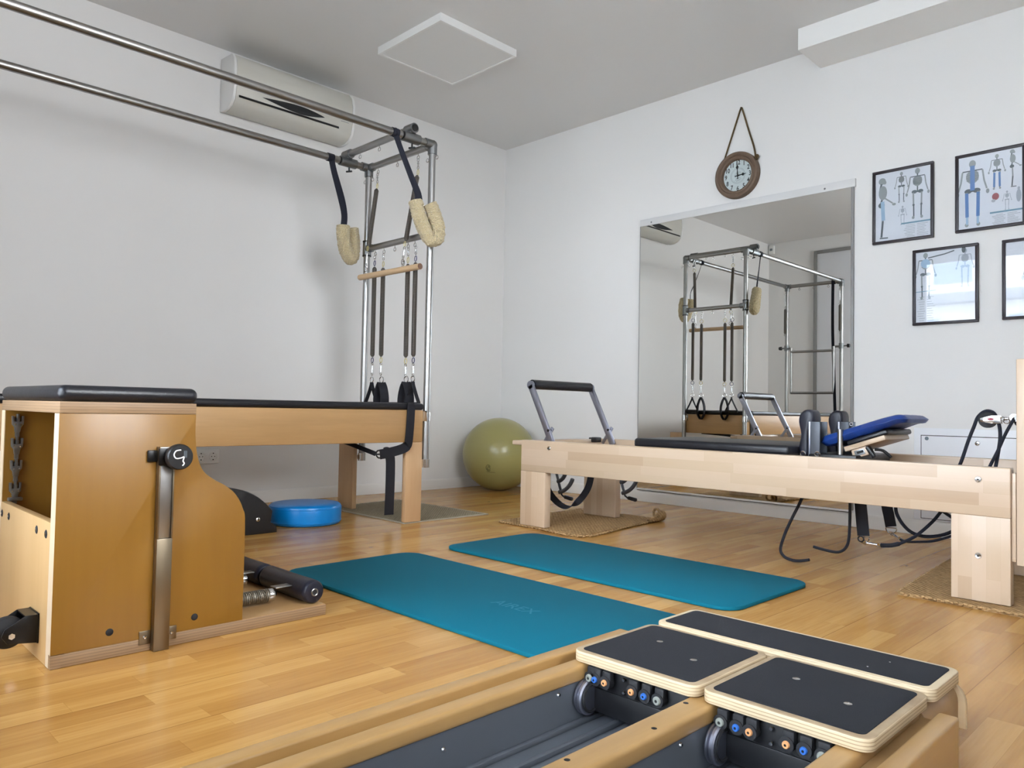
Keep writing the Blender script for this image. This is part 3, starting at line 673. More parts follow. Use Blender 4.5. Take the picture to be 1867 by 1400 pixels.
def braid(mb, pts, r=.006):
    n = 0; P_ = catmull([Vector(p) for p in pts], 30)
    L = 0
    for a, b_ in zip(P_, P_[1:]):
        d_ = b_-a
        if d_.length < 1e-5: continue
        L += d_.length
        if L > .011: L = 0; n += 1; mb.sphere(b_+Vector((0, 0, (n % 2)*.002)), r, u=8, v=6, sc=(1.25, 1.25, .8))
bd_ = MB('jute'); braid(bd_, [(1.545, -1.505, .0065), (1.85, -1.512, .0065), (2.163, -1.522, .0065), (2.12, -1.1, .0065), (2.073, -.70, .0065)]); bd_.build('braided_edge', rg)
cl = MB('jute'); 
cl.tube([(2.055+.030*math.cos(R(a))*(1-a/900), -.735+.02*math.sin(R(a*.5)), .040+.032*math.sin(R(a))*(1-a/900)) for a in range(-90, 330, 15)], .0075, 8); 
sp_ = []
vsx = []; fx_ = []
for i in range(25):
    a = R(-90+i*13); rr_ = .034-.0006*i
    for j, yy in enumerate((-.86, -.71)):
        k_ = 1 if j else .35
        vsx.append((2.085+rr_*k_*math.cos(a)+(0 if j else .01), yy, .001+.036*k_+rr_*k_*math.sin(a)+.0))
for i in range(24): fx_.append([2*i, 2*i+1, 2*i+3, 2*i+2])
cl.raw(vsx, fx_); cl.build('curled_corner', rg)
rg2 = thing('jute_rug', 'braided jute rug under the rope end of the wooden reformer at right', 'rug', (4.1, -1.2, 0), 'jute rugs under the reformer')
wavy_rug('r', '', [(3.64, -1.56), (4.34, -1.60), (4.34, -.72), (3.58, -.70)], .013, ('jute',), .0, 13).build('rug_field', rg2)
b2 = MB('jute'); braid(b2, [(3.642, -1.562, .0075), (4.0, -1.58, .0075), (4.342, -1.602, .0075)], .0068); braid(b2, [(3.642, -1.562, .0075), (3.61, -1.15, .0075), (3.582, -.70, .0075)], .0068); b2.build('braided_edge', rg2)

# ================================================================== shared hardware
def eye_hook(mb, p, d=(0, 0, -1), r=.0105, th=.0022, plane=(0, 1, 0), stem=.012, mi=0):
    p = Vector(p); d = Vector(d).normalized(); mb.cyl(p, p+d*stem, th*1.1, seg=8, mi=mi)
    mb.torus(p+d*(stem+r), r, th, plane, 16, 6, mi=mi)
def snap(mb, a, b, mi=0, r=.0085, plane=(0, 1, 0)):
    """swivel snap hook between points a (top) and b (bottom)"""
    a, b = Vector(a), Vector(b); d = (b-a).normalized(); L = (b-a).length
    mb.torus(a+d*r, r, .0022, plane, 14, 6, mi=mi); mb.cyl(a+d*(2*r), b-d*(2*r), .0042, seg=10, mi=mi)
    mb.cyl(a+d*(L*.42), a+d*(L*.5), .0065, seg=10, mi=mi); mb.torus(b-d*r, r*.95, .0022, plane, 14, 6, mi=mi)

# ================================================================== TRAPEZE TABLE (cadillac)
TX0, TX1, TY0, TY1 = .63, 1.275, -3.935, -1.835   # frame outline
ZT = 2.10
ct = thing('trapeze_table', 'long wooden trapeze table with black mattress and tall steel pole frame', 'exercise table', (.95, -2.88, 0))
MB('honey').box(TX1-.032, TX1, TY0, TY1, .440, .615, .004).build('side_rail', ct)
MB('honey').box(TX0, TX0+.032, TY0, TY1, .440, .615, .004).build('side_rail', ct)
MB('honeyx').box(TX0+.033, TX1-.033, TY1-.03, TY1, .440, .615, .004).build('end_board', ct)
MB('honeyx').box(TX0+.033, TX1-.033, TY0, TY0+.03, .440, .615, .004).build('end_board', ct)
MB('honeyz').box(TX1-.032, TX1, TY1-.110, TY1, .0075, .4395, .003).build('leg', ct)
MB('honeyz').box(.485, .645, TY1-.032, TY1-.002, .0075, .4395, .003).build('leg', ct)
MB('honeyz').box(TX1-.032, TX1, TY0, TY0+.11, .0006, .4395, .003).build('leg', ct)
MB('honeyz').box(TX0, TX0+.032, TY0, TY0+.11, .0006, .4395, .003).build('leg', ct)
ma = MB('leather').box(TX0-.004, TX1+.004, TY0+.0, TY1+.004, .6155, .652, .014, seg=4); ma.build('mattress', ct)
PR = .0195
poles = [(1.275, TY1+.0225), (.655, TY1+.0225), (1.275, TY0-.0225), (.655, TY0-.0225)]
for (px, py) in poles:
    q = MB('steel').cyl((px, py, .305), (px, py, ZT-.01), PR, seg=24).build('pole', ct)
    e = MB('cast').cyl((px, py, ZT-.055), (px, py, ZT-.005), .0265, seg=24); e.sphere((px, py, ZT), .0275)
    s_ = -1 if py > -3 else 1
    e.cyl((px, py, ZT), (px, py+s_*.055, ZT), .0265, seg=24)
    cx_ = -1 if px > 1 else 1; e.cyl((px, py, ZT), (px+cx_*.045, py, ZT), .0255, seg=24); e.build('corner_fitting', ct)
    c = MB('chrome').cyl((px, py, .300), (px, py, .345), PR+.004, seg=20); c.box(px-.012, px+.012, py-.024 if s_ < 0 else py, py if s_ < 0 else py+.024, .31, .335)
    c.build('foot_clamp', ct); c = MB('chrome'); c.cyl((px, py, .555), (px, py, .605), PR+.0035, seg=20); c.box(px-.03, px+.03, py-.0215 if s_ < 0 else py+.0185, py-.0185 if s_ < 0 else py+.0215, .555, .612, .001)
    c.build('pole_clamp', ct)
hk = MB('chrome')
for px in (1.275, .655):
    MB('steel').cyl((px, TY1-.02, ZT), (px, TY0+.02, ZT), PR+.001, seg=24).build('long_tube', ct)
for py in (TY1+.0225, TY0-.0225):
    MB('steel').cyl((.69, py, ZT), (1.24, py, ZT), PR+.0005, seg=24).build('cross_tube', ct)
# sliding crossbar above the long tubes with clamps
YS, ZS = -1.965, 2.147
MB('steel').cyl((.62, YS, ZS), (1.31, YS, ZS), PR, seg=24).build('sliding_crossbar', ct)
for px in (1.275, .655):
    c = MB('cast', 'black').cyl((px, YS-.055, ZT), (px, YS+.055, ZT), .0285, seg=24); c.cyl((px-.035, YS, ZS), (px+.035, YS, ZS), .027, seg=24)
    c.cyl((px, YS-.056, ZT), (px, YS-.062, ZT), .0225, seg=20, mi=1)
    c.box(px-.02, px+.02, YS-.02, YS+.02, ZT, ZS, .004); c.build('slider_clamp', ct)
    k = MB('black').cyl((px, YS+.01, ZT-.028), (px, YS+.01, ZT-.05), .005, seg=10); k.obox((px, YS+.01, ZT-.053), (.04, .012, .010), Matrix.Rotation(R(25), 3, 'Z'), .003); k.build('wing_screw', ct)
MB('black').cyl((1.3102, YS, ZS), (1.316, YS, ZS), .0185, seg=20).build('end_plug', ct)
MB('black').cyl((.6198, YS, ZS), (.614, YS, ZS), .0185, seg=20).build('end_plug', ct)
# middle bar between the head poles
YP = TY1+.0225; ZM = 1.598
MB('steel').cyl((.69, YP, ZM), (1.24, YP, ZM), PR-.001, seg=24).build('middle_bar', ct)
for px, s_ in ((1.275, -1), (.655, 1)):
    c = MB('cast', 'black').cyl((px, YP, ZM-.038), (px, YP, ZM+.038), .026, seg=24); c.cyl((px, YP, ZM), (px+s_*.05, YP, ZM), .0245, seg=20)
    for z_ in (ZM-.047, ZM+.041): c.cyl((px, YP, z_), (px, YP, z_+.008), .027, seg=20, mi=1)
    c.build('bar_collar', ct)
# hooks
def hookat(p, d=(0, 0, -1), plane=(0, 1, 0)):
    h = MB('chrome'); eye_hook(h, p, d, plane=plane); h.build('eye_hook', ct)
for x in (.754, .949, 1.148): hookat((x, YP, ZT-PR))
for x in (.786, .981, 1.179): hookat((x, YS, ZS-PR))
for x in (.748, .835, .943, 1.072, 1.136): hookat((x, YP, ZM-PR+.001))
for px in (1.275, .655):
    for s_ in (-1, 1): hookat((px+s_*PR, YP, ZT-.075), (s_, 0, -.15), (0, 1, 0))
YF = TY0-.0225
for x in (.80, .965, 1.13): hookat((x, YF, ZT-PR))
for px in (1.275, .655): hookat((px, YF-PR+.04, ZT-.075), (0, 1, 0), (1, 0, 0))
# push through bar at the far end: sliding collars, two bars joined by uprights
pt_ = MB('steel'); ya = YF+.0
for z_ in (1.34, .875): pt_.cyl((.735, YF+.06, z_), (1.215, YF+.06, z_), .014, seg=16)
for x in (.735, 1.215): pt_.cyl((x, YF+.06, .865), (x, YF+.06, 1.385), .0125, seg=16); 
pt_.build('push_through_bar', ct)
for px in (1.275, .655):
    s_ = 1 if px > 1 else -1; c = MB('cast', 'black').cyl((px, YF, 1.36), (px, YF, 1.42), .027, seg=20); c.cyl((px-s_*.06, YF+.03, 1.385), (px, YF, 1.385), .012, seg=12)
    c.cyl((px, YF, 1.39), (px+s_*.065, YF, 1.39), .008, seg=12); c.cyl((px+s_*.065, YF, 1.39), (px+s_*.09, YF, 1.39), .022, .019, seg=20, mi=1); c.build('slide_lock', ct)

# springs hanging on the frame -------------------------------------
def spring_line(mb, a, b, r=.0135, mi=0):
    a, b = Vector(a), Vector(b); d = (b-a).normalized()
    mb.cyl(a+d*.012, b-d*.012, r, seg=18, mi=mi); mb.cyl(a, a+d*.012, r*.4, r, seg=18, mi=mi); mb.cyl(b-d*.012, b, r, r*.4, seg=18, mi=mi)
def leg_spring(x, ztop, zbot, loop, label, group, dx=0., top='yellow', bot='yellow'):
    y = YP; t = thing('spring', label, 'spring', (x, y, zbot), group)
    c = MB('spring'); spring_line(c, (x, y, ztop), (x+dx, y, zbot)); c.build('coil', t)
    h = MB('chrome'); z0 = ZM-PR-.030
    snap(h, (x, y, z0), (x, y, ztop+.045)); h.build('snap_hook', t)
    MB(top).torus((x, y, ztop+.022), .016, .0022, (.3, 1, 0), 18, 6).build('loop_cord', t)
    MB(bot).torus((x+dx, y, zbot-.020), .0155, .0024, (.2, 1, 0), 18, 6).build('loop_cord', t)
    h = MB('chrome'); snap(h, (x+dx, y, zbot-.034), (x+dx, y, zbot-.112)); h.build('snap_hook', t)
sx = [(.741, 1.478, .930, 'blueloop', 'blueloop'), (.831, 1.462, .928, 'yellow', 'yellow'), (1.074, 1.455, .914, 'yellow', 'yellow'), (1.145, 1.455, .916, 'blueloop', 'blueloop')]
labs = ['long thin steel spring nearest the left pole of the table head', 'long thin steel spring, second from the left pole of the table head', 'long thin steel spring, second from the right pole of the table head', 'long thin steel spring nearest the right pole of the table head']
for (x, zt, zb, c1, c2), lb in zip(sx, labs): leg_spring(x, zt, zb, None, lb, 'springs hanging from the middle bar of the trapeze table', 0, c1, c2)
for x, x1, lb, z0_, z1_ in ((.748, .735, 'upper spring holding the left end of the wooden trapeze bar', 1.955, 1.60), (1.148, 1.105, 'upper spring holding the right end of the wooden trapeze bar', 1.955, 1.575)):
    y = YP; ye = -1.855; t = thing('spring', lb, 'spring', (x1, ye, z1_), 'upper springs of the trapeze bar')
    c = MB('spring'); spring_line(c, (x, y-.004, z0_), (x1, ye, z1_)); c.build('coil', t)
    h = MB('chrome'); snap(h, (x, y, ZT-PR-.028), (x, y, z0_+.035)); h.build('snap_hook', t)
    MB('yellow').torus((x, y, z0_+.018), .014, .0022, (.3, 1, 0), 18, 6).build('loop_cord', t)
    MB('yellow').torus((x1, ye-.006, z1_-.018), .015, .0022, (.3, 1, 0), 18, 6).build('loop_cord', t)
    h = MB('chrome'); snap(h, (x1, ye-.008, z1_-.032), (x1-.004, -1.868, 1.475)); h.torus((x1-.004, -1.868, 1.452), .018, .0024, (1, .5, 0), 16, 6)
    for i in range(3): h.torus((x1-.004, -1.868, 1.462-.012*i), .007, .0018, ((1, 0, 0) if i % 2 else (0, 1, 0)), 12, 5)
    h.build('snap_chain', t)
t = thing('trapeze_bar', 'short round wooden trapeze bar hanging between two springs', 'bar', (.96, -1.87, 1.41))
c = MB('wooddowel', 'dowelend').cyl((.672, -1.87, 1.412), (1.262, -1.87, 1.410), .0175, seg=24)
c.cyl((1.2622, -1.87, 1.410), (1.2632, -1.87, 1.410), .0165, seg=24, mi=1); c.build('dowel', t)
for x in (.731, 1.101): MB('chrome').torus((x, -1.87, 1.4265), .008, .0022, (0, 1, 0), 14, 6).build('screw_eye', t)
# loops at the ends of the four springs
def thin_loop(x, label):
    y = YP; t = thing('strap_loop', label, 'strap', (x, y, .64), 'thin hand straps on the outer springs'); 
    MB('chrome').torus((x, y, .792), .0165, .0024, (0, 1, 0), 20, 6).build('ring', t)
    s = MB('web'); s.ribbon([(x, y, .776), (x-.004, y, .758), (x-.03, y, .705), (x-.058, y, .655)], (0, 1, 0), .024, .003, smooth=3); s.ribbon([(x, y+.001, .776), (x+.004, y+.001, .758), (x+.03, y+.001, .705), (x+.058, y+.001, .655)], (0, 1, 0), .024, .003, smooth=3)
    s.build('webbing', t); MB('rubber').cyl((x-.062, y, .648), (x+.062, y, .648), .011, seg=14).build('hand_grip', t)
def pad_loop(x, label):
    y = YP+.004; t = thing('strap_loop', label, 'strap', (x, y, .56), 'padded foot straps on the inner springs')
    MB('chrome').torus((x, y, .790), .0190, .0028, (0, 1, 0), 20, 6).build('ring', t)
    s = MB('web'); pts = [(x, y, .772), (x-.020, y, .74), (x-.036, y, .68), (x-.030, y, .61), (x, y, .572), (x+.030, y, .61), (x+.036, y, .68), (x+.020, y, .74), (x, y, .772)]
    s.ribbon(pts, (.25, 1, 0), .052, .008, smooth=5); s.build('padded_webbing', t)
thin_loop(.741, 'thin black hand strap at the spring by the left pole'); thin_loop(1.145, 'thin black hand strap at the spring by the right pole')
pad_loop(.836, 'padded black foot loop left of the pair at the table head'); pad_loop(1.078, 'padded black foot loop right of the pair at the table head')

# sheepskin cuffs ---------------------------------------------------
def fleece_loop(mb, path, r, seed, flat=1.):
    P_ = catmull([Vector(p) for p in path], 12); n = len(P_); seg = 40; 
    tang = [(P_[min(i+1, n-1)]-P_[max(i-1, 0)]).normalized() for i in range(n)]
    # resample finely
    vs = []; fs = []; nrm = Vector((1, 0, 0)); fine = []
    for i in range(n-1):
        for k in range(3): fine.append((P_[i].lerp(P_[i+1], k/3), tang[i].lerp(tang[i+1], k/3).normalized()))
    fine.append((P_[-1], tang[-1])); n = len(fine)
    for i, (p, t_) in enumerate(fine):
        nrm = (nrm-t_*nrm.dot(t_)).normalized(); bn = t_.cross(nrm); e = min(i, n-1-i)/5.
        k = min(1, .45+.55*math.sqrt(min(1, e))) if e < 1 else 1
        for s in range(seg):
            a = 2*math.pi*s/seg; d_ = nrm*math.cos(a)+bn*math.sin(a); q = p+d_*r*k
            nz = noise.noise(q*55+Vector((seed, 0, 0)))*.005+noise.noise(q*150)*.0045+noise.noise(q*330)*.0025
            vs.append(q+d_*nz)
    for i in range(n-1):
        for s in range(seg): j = (s+1) % seg; fs.append([i*seg+s, i*seg+j, (i+1)*seg+j, (i+1)*seg+s])
    fs.append(list(range(seg))[::-1]); fs.append([(n-1)*seg+s for s in range(seg)]); mb.raw(vs, fs)
t = thing('fleece_cuff', 'cream sheepskin cuff on a dark strap hung from the nearer overhead tube', 'cuff', (1.30, -1.9, 1.5), 'sheepskin cuffs')
m_ = MB('fleece'); fleece_loop(m_, [(1.312, -1.952, 1.755), (1.318, -1.932, 1.68), (1.326, -1.902, 1.61), (1.335, -1.862, 1.552), (1.347, -1.822, 1.565), (1.352, -1.828, 1.63), (1.350, -1.856, 1.70), (1.346, -1.880, 1.745)], .038, 1); m_.build('sheepskin', t)
s = MB('navy'); s.ribbon([(1.283, -2.078, 2.098), (1.290, -2.05, 2.03), (1.305, -1.985, 1.88), (1.314, -1.945, 1.785), (1.315, -1.945, 1.72)], [(.6, .6, .2), (.5, .8, .3), (.2, 1, .3), (.1, 1, .4), (.1, 1, .3)], .026, .003, smooth=5)
s.ribbon([(1.283, -2.068, 2.098), (1.29, -2.045, 2.03), (1.306, -1.975, 1.88), (1.322, -1.935, 1.79), (1.324, -1.925, 1.725)], [(.6, .6, .2), (.6, .7, .3), (.5, 1, .3), (.6, .8, .4), (.6, 1, .3)], .024, .003, smooth=5); s.build('strap', t)
w_ = MB('navy').torus((1.275, -2.072, 2.100), .0235, .003, (0, 1, 0), 20, 6); w_.cyl((1.275, -2.093, 2.10), (1.275, -2.052, 2.10), .0242, seg=24); w_.build('strap_wrap', t)
t = thing('fleece_cuff', 'cream sheepskin cuff on a dark strap hung from the farther overhead tube', 'cuff', (.63, -1.9, 1.5), 'sheepskin cuffs')
m_ = MB('fleece'); fleece_loop(m_, [(.618, -1.962, 1.728), (.612, -1.955, 1.65), (.606, -1.930, 1.575), (.600, -1.895, 1.535), (.592, -1.872, 1.57), (.590, -1.872, 1.66), (.598, -1.892, 1.725)], .040, 5); m_.build('sheepskin', t)
s = MB('navy'); s.ribbon([(.665, -2.088, 2.098), (.655, -2.06, 2.02), (.638, -2.0, 1.88), (.620, -1.962, 1.79), (.616, -1.962, 1.72)], [(.6, .8, .2), (.6, .8, .3), (.6, .8, .3), (.6, .8, .3), (.6, 1, .3)], .030, .003, smooth=5)
s.ribbon([(.665, -2.084, 2.098), (.658, -2.056, 2.02), (.642, -1.99, 1.88), (.622, -1.955, 1.79), (.618, -1.955, 1.715)], [(.6, .8, .2), (.6, .8, .3), (.6, .8, .3), (.6, .8, .3), (.6, 1, .3)], .030, .003, smooth=5); s.build('strap', t)
w_ = MB('navy').cyl((.655, -2.107, 2.10), (.655, -2.067, 2.10), .0242, seg=24); w_.build('strap_wrap', t)
# safety strap across the mattress
t = thing('safety_strap', 'wide black buckled strap over the trapeze table mattress end with a hanging tail', 'strap', (1.28, -1.95, 0))
s = MB('web').ribbon([(.66, -1.93, .6545), (1.268, -1.926, .6545)], (0, 1, 0), .045, .003)
s.ribbon([(1.262, -1.926, .6545), (1.279, -1.926, .652), (1.286, -1.926, .640)], (0, 1, 0), .045, .003, smooth=4)
s.ribbon([(1.286, -1.926, .640), (1.284, -1.930, .52), (1.282, -1.936, .440), (1.281, -1.95, .418), (1.276, -1.985, .402), (1.27, -2.06, .386), (1.266, -2.11, .379)], [(0, 1, 0), (0, 1, 0), (0, 1, .2), (0, .7, .7), (0, .35, 1), (0, .25, 1), (0, .2, 1)], .052, .003, smooth=6)
s.build('webbing_band', t)
s = MB('web').ribbon([(1.262, -2.075, .385), (1.263, -2.062, .388), (1.266, -2.048, .372), (1.268, -2.042, .33), (1.270, -2.043, .20), (1.270, -2.046, .058)], [(0, .4, 1), (0, .6, .8), (0, .9, .5), (0, 1, .1), (0, 1, 0), (0, 1, 0)], .058, .003, smooth=6); s.build('strap_tail', t)
b = MB('blackm').torus((1.262, -2.112, .380), .020, .004, (1, .1, .2), 20, 8); b.box(1.256, 1.268, -2.135, -2.09, .376, .384, .002); b.build('buckle', t)
s = MB('web').ribbon([(1.256, -2.13, .382), (1.12, -2.12, .402), (.92, -2.09, .425), (.70, -2.05, .4385)], (0, .3, 1), .024, .003, smooth=4); s.build('under_band', t)
# long strap and springs of the far end (seen in the mirror)
t = thing('hanging_strap', 'long dark strap hanging at the far end of the trapeze table, seen in the mirror', 'strap', (1.2, YF+.03, .66))
s = MB('navy').ribbon([(1.19, YF+.024, ZT+.02), (1.19, YF+.028, 1.6), (1.215, YF+.05, 1.1), (1.25, YF+.10, .658)], (1, .2, 0), .034, .004, smooth=6); s.cyl((1.172, YF, ZT), (1.208, YF, ZT), PR+.004, seg=20); s.build('webbing', t)
for px, lb in ((1.275, 'short dark spring on the nearer far end pole, seen in the mirror'), (.655, 'short dark spring on the farther far end pole, seen in the mirror')):
    yq = YF+.046; t = thing('spring', lb, 'spring', (px, yq, 1.56), 'springs on the far end poles')
    c = MB('spring'); spring_line(c, (px, yq, 1.84), (px, yq, 1.55), .013); c.build('coil', t)
    h = MB('chrome'); snap(h, (px, yq+.004, 2.015), (px, yq, 1.865)); h.torus((px, yq, 1.853), .011, .002, (0, 1, 0), 14, 6); h.torus((px, yq, 1.538), .011, .002, (0, 1, 0), 14, 6); h.build('snap_hook', t)

# ================================================================== REFORMER
RX0, RX1, RYN, RYB, RZ0, RZ1, RF = 1.720, 3.970, -1.512, -.860, .301, .4665, .0235
rf = thing('pilates_reformer', 'long pale maple reformer with footbar, black carriage and laminated legs', 'exercise machine', (2.85, -1.18, 0))
MB('maple').box(RX0, RX1, RYN, RYN+.045, RZ0, RZ1, .003, seg=3).build('side_rail', rf)
MB('maple').box(RX0, RX1, RYB-.045, RYB, RZ0, RZ1, .003, seg=3).build('side_rail', rf)
MB('mapley').box(RX0+.002, RX0+.036, RYN+.0455, RYB-.0455, RZ0, RZ1-.004, .004).build('end_board', rf)
MB('mapley').box(RX1-.036, RX1-.002, RYN+.0455, RYB-.0455, RZ0, RZ1-.06, .004).build('end_board', rf)
MB('maplez').box(RX0, RX0+.178, RYN, RYN+.045, .0145, RZ0-.0001, .002).build('leg', rf)
MB('maplez').box(RX0-.06, RX0+.178, RYB-.045, RYB, .0145, RZ0-.0001, .002).build('leg', rf)
MB('maplez').box(RX1-.175, RX1, RYN, RYN+.045, .0155, RZ0-.0001, .002).build('leg', rf)
MB('maplez').box(RX1-.175, RX1, RYB-.045, RYB, .0155, RZ0-.0001, .002).build('leg', rf)
# standing ledge at the left end
MB('mapley').box(RX0-.075, RX0-.0005, RYN+.004, RYB-.03, .437, .461, .006, seg=3).build('standing_ledge', rf)
for (x, z, y) in ((1.921, .430, RYN), (3.877, .423, RYN), (3.877, .167, RYN)):
    MB('chrome', 'dark').lathe([(0, .0035), (.004, .0034), (.009, .003), (.011, 0)], (x, y-.0004, z), (0, -1, 0), 16).cyl((x, y-.0036, z), (x, y-.0046, z), .0032, mi=1, seg=6).build('bolt', rf)
for z in (.40, .215): MB('chrome').lathe([(0, .004), (.006, .0035), (.008, 0)], (RX1+.0003, RYN+.028, z), (1, 0, 0), 12).build('bolt', rf)
# inner running tracks
for y in (RYN+.0455, RYB-.0455-.018): MB('alu').box(RX0+.05, RX1-.05, y, y+.018, .395, .412, .002).build('track', rf)
# footbar
fy = (RYN+.075, RYB-.06)
for y in fy:
    fb = MB('alu'); a = Vector((1.885, y, .435)); b_ = Vector((1.712, y, .765)); d_ = b_-a; ang = math.atan2(d_.x, d_.z)
    fb.obox((a+b_)/2, (.037, .016, d_.length), Matrix.Rotation(ang, 3, 'Y'), .003); fb.cyl((1.712, y-.008, .765), (1.712, y+.008, .765), .0225, seg=24); fb.build('footbar_arm', rf)
MB('leather').cyl((1.712, fy[0]+.010, .768), (1.712, fy[1]-.010, .768), .0265, seg=28).lathe([(0, -.004), (.02, -.003), (.0255, 0)], (1.712, fy[0]+.0135, .768), (0, 1, 0), 20).build('footbar_pad', rf)
for y in fy:
    sb = MB('alu', 'black'); yy = y+.017; a = Vector((1.800, yy, .445)); b_ = Vector((1.858, yy, .527)); d_ = b_-a; ang = math.atan2(d_.x, d_.z)
    sb.obox((a+b_)/2, (.022, .010, d_.length+.02), Matrix.Rotation(ang, 3, 'Y'), .004); sb.cyl((1.853, yy+.006, .520), (1.853, y-.0095, .520), .0075, mi=1, seg=14); sb.build('footbar_support', rf)
MB('black').box(1.715, 1.735, RYB-.075, RYB-.05, .452, .472, .004).build('stopper', rf)
MB('black').box(1.80, 1.845, RYB-.16, RYB-.115, .448, .478, .006).build('stopper', rf)
# gear arcs and pedals visible below the rail
for y0_, nm_ in ((-1.22, 'gear_arc'), (-.96, 'gear_arc')):
    g = MB('bracket'); o = Vector((1.725 if y0_ < -1.1 else 1.97, y0_, .30))
    g.tube([o+Vector((-.022, 0, .01)), o+Vector((.005, 0, -.06)), o+Vector((.025, 0, -.115)), o+Vector((.045, 0, -.128))], .0075, 8, smooth=4)
    for rr_, a0 in ((.075, 8), (.135, 22)):
        g.tube([o+Vector((-.012+rr_*math.cos(R(a)), 0, .0-rr_*math.sin(R(a)))) for a in range(a0, 80, 7)], .0115, 8)
    g.build(nm_, rf)
    p_ = MB('black').tube([o+Vector((.03, 0, -.125)), o+Vector((.035, 0, -.145)), o+Vector((.06, 0, -.16))], .005, 8); p_.obox(o+Vector((.085, 0, -.158)), (.058, .022, .020), Matrix.Rotation(R(8), 3, 'Y'), .007, seg=3); p_.build('lever', rf)
# carriage
CX0, CX1, CY0, CY1 = 2.405, 3.20, RYN+.075, RYB-.075
MB('maple').box(CX0+.02, CX1, CY0, CY1, .425, .4575, .004).build('carriage_board', rf)
MB('leather').box(CX0, CX1-.02, CY0-.006, CY1+.006, .458, .503, .016, seg=4).build('carriage_pad', rf)
def shoulder(y, x=3.185):
    prof = [(x, .459), (x-.002, .50), (x+.006, .55), (x-.004, .60), (x+.002, .632), (x+.022, .650), (x+.046, .650), (x+.058, .635), (x+.060, .60), (x+.040, .56), (x+.040, .459)]
    MB('leather2').prism([Vector(p) for p in catmull([Vector((a, b_, 0)) for a, b_ in prof], 3)] and [(v.x, v.y) for v in catmull([Vector((a, b_, 0)) for a, b_ in prof], 3)], 'y', y-.042, y+.042, .012, seg=3).build('shoulder_pad', rf)
    b = MB('bracket', 'alu'); b.box(x+.041, x+.049, y-.044, y-.036, .459, .602, .001, 1); b.box(x+.041, x+.049, y-.036, y+.036, .459, .602, .001); b.box(x+.0495, x+.088, y-.042, y-.036, .459, .602, .001)
    b.box(x+.049, x+.088, y+.030, y+.036, .459, .602, .001); b.build('shoulder_bracket', rf)
shoulder(-1.315); shoulder(-1.015)
MB('steel').cyl((3.345, -1.33, .459), (3.345, -1.33, .574), .0105, seg=16).build('post', rf)
MB('black').box(3.225, 3.42, -1.36, -.98, .430, .472, .006).build('carriage_end', rf)
for y in (-1.385, -1.36): MB('chrome').torus((3.215+(y+1.385)*2, y, .470), .010, .003, (0, 1, 0), 16, 6).build('ring', rf)
# head rest board, hinged up
ry = Matrix.Rotation(R(-19.5), 3, 'Y')
MB('maple').obox((3.435, -1.18, .5205), (.165, .28, .020), ry, .003).build('headrest_board', rf)
MB('leather').obox((3.445, -1.18, .5440), (.165, .282, .022), ry, .008, seg=3).build('headrest_pad', rf)
hb = MB('maple', 'cast', 'dark').obox((3.415, -1.30, .484), (.062, .024, .036), ry, .003); hb.obox((3.415, -1.3135, .484), (.040, .003, .022), ry, .001, 1); hb.obox((3.418, -1.3155, .486), (.026, .001, .010), ry, 0, 2); hb.build('headrest_hinge', rf)
MB('black').obox((3.455, -1.30, .487), (.014, .03, .050), Matrix.Rotation(R(-35), 3, 'Y'), .003).tube([(3.46, -1.28, .497), (3.49, -1.27, .493), (3.52, -1.27, .468)], .006, 8, smooth=4).build('headrest_strut', rf)
t = thing('head_cushion', 'shiny dark blue cushion tilted up on the reformer headrest', 'cushion', (3.42, -1.18, .47))
m_ = MB('blue_pad'); bm = bmesh.new(); bmesh.ops.create_grid(bm, x_segments=30, y_segments=18, size=.5)
top_ = []
vs = []; fs = []; NX, NY = 34, 20
for sgn in (1, -1):
    for j in range(NY+1):
        for i in range(NX+1):
            u, v = i/NX, j/NY; ex = min(u, 1-u)*2; ey = min(v, 1-v)*2
            th_ = .023*min(1, (ex*14)**.5)*min(1, (ey*7)**.5)*(1-.30*max(0, u-.6)/.4)
            wr = .0016*math.sin(v*23+u*5)*min(1, ex*3)*(1 if sgn > 0 else 0)+.0012*noise.noise(Vector((u*6, v*7, 3)))
            lx = (u-.5)*.345; lz = sgn*(th_)+wr+.010*math.sin(u*math.pi)*0 - (.03*(u-.0)**2*0)
            # slight droop at the tip
            p = ry@Vector((lx, (v-.5)*.30*(1-.10*abs(u-.5)*2*(abs(u-.5)*2)), lz+(-.012 if u > .9 else 0)*(u-.9)/.1))
            vs.append(p+Vector((3.425, -1.185, .5745)))
bm.free(); q0 = (NX+1)*(NY+1)
for j in range(NY):
    for i in range(NX):
        a = j*(NX+1)+i; fs.append([a, a+1, a+NX+2, a+NX+1]); fs.append([q0+a, q0+a+NX+1, q0+a+NX+2, q0+a+1])
edge_ = [i for i in range(NX+1)]+[j*(NX+1)+NX for j in range(1, NY+1)]+[NY*(NX+1)+i for i in range(NX-1, -1, -1)]+[j*(NX+1) for j in range(NY-1, 0, -1)]
for a, b_ in zip(edge_, edge_[1:]+edge_[:1]): fs.append([a, q0+a, q0+b_, b_])
m_.raw(vs, fs); m_.build('cushion_cover', t)
MB('chrome').torus((3.39, -1.335, .5960), .006, .0015, (0, 1, 0), 12, 5).build('tab_ring', t)
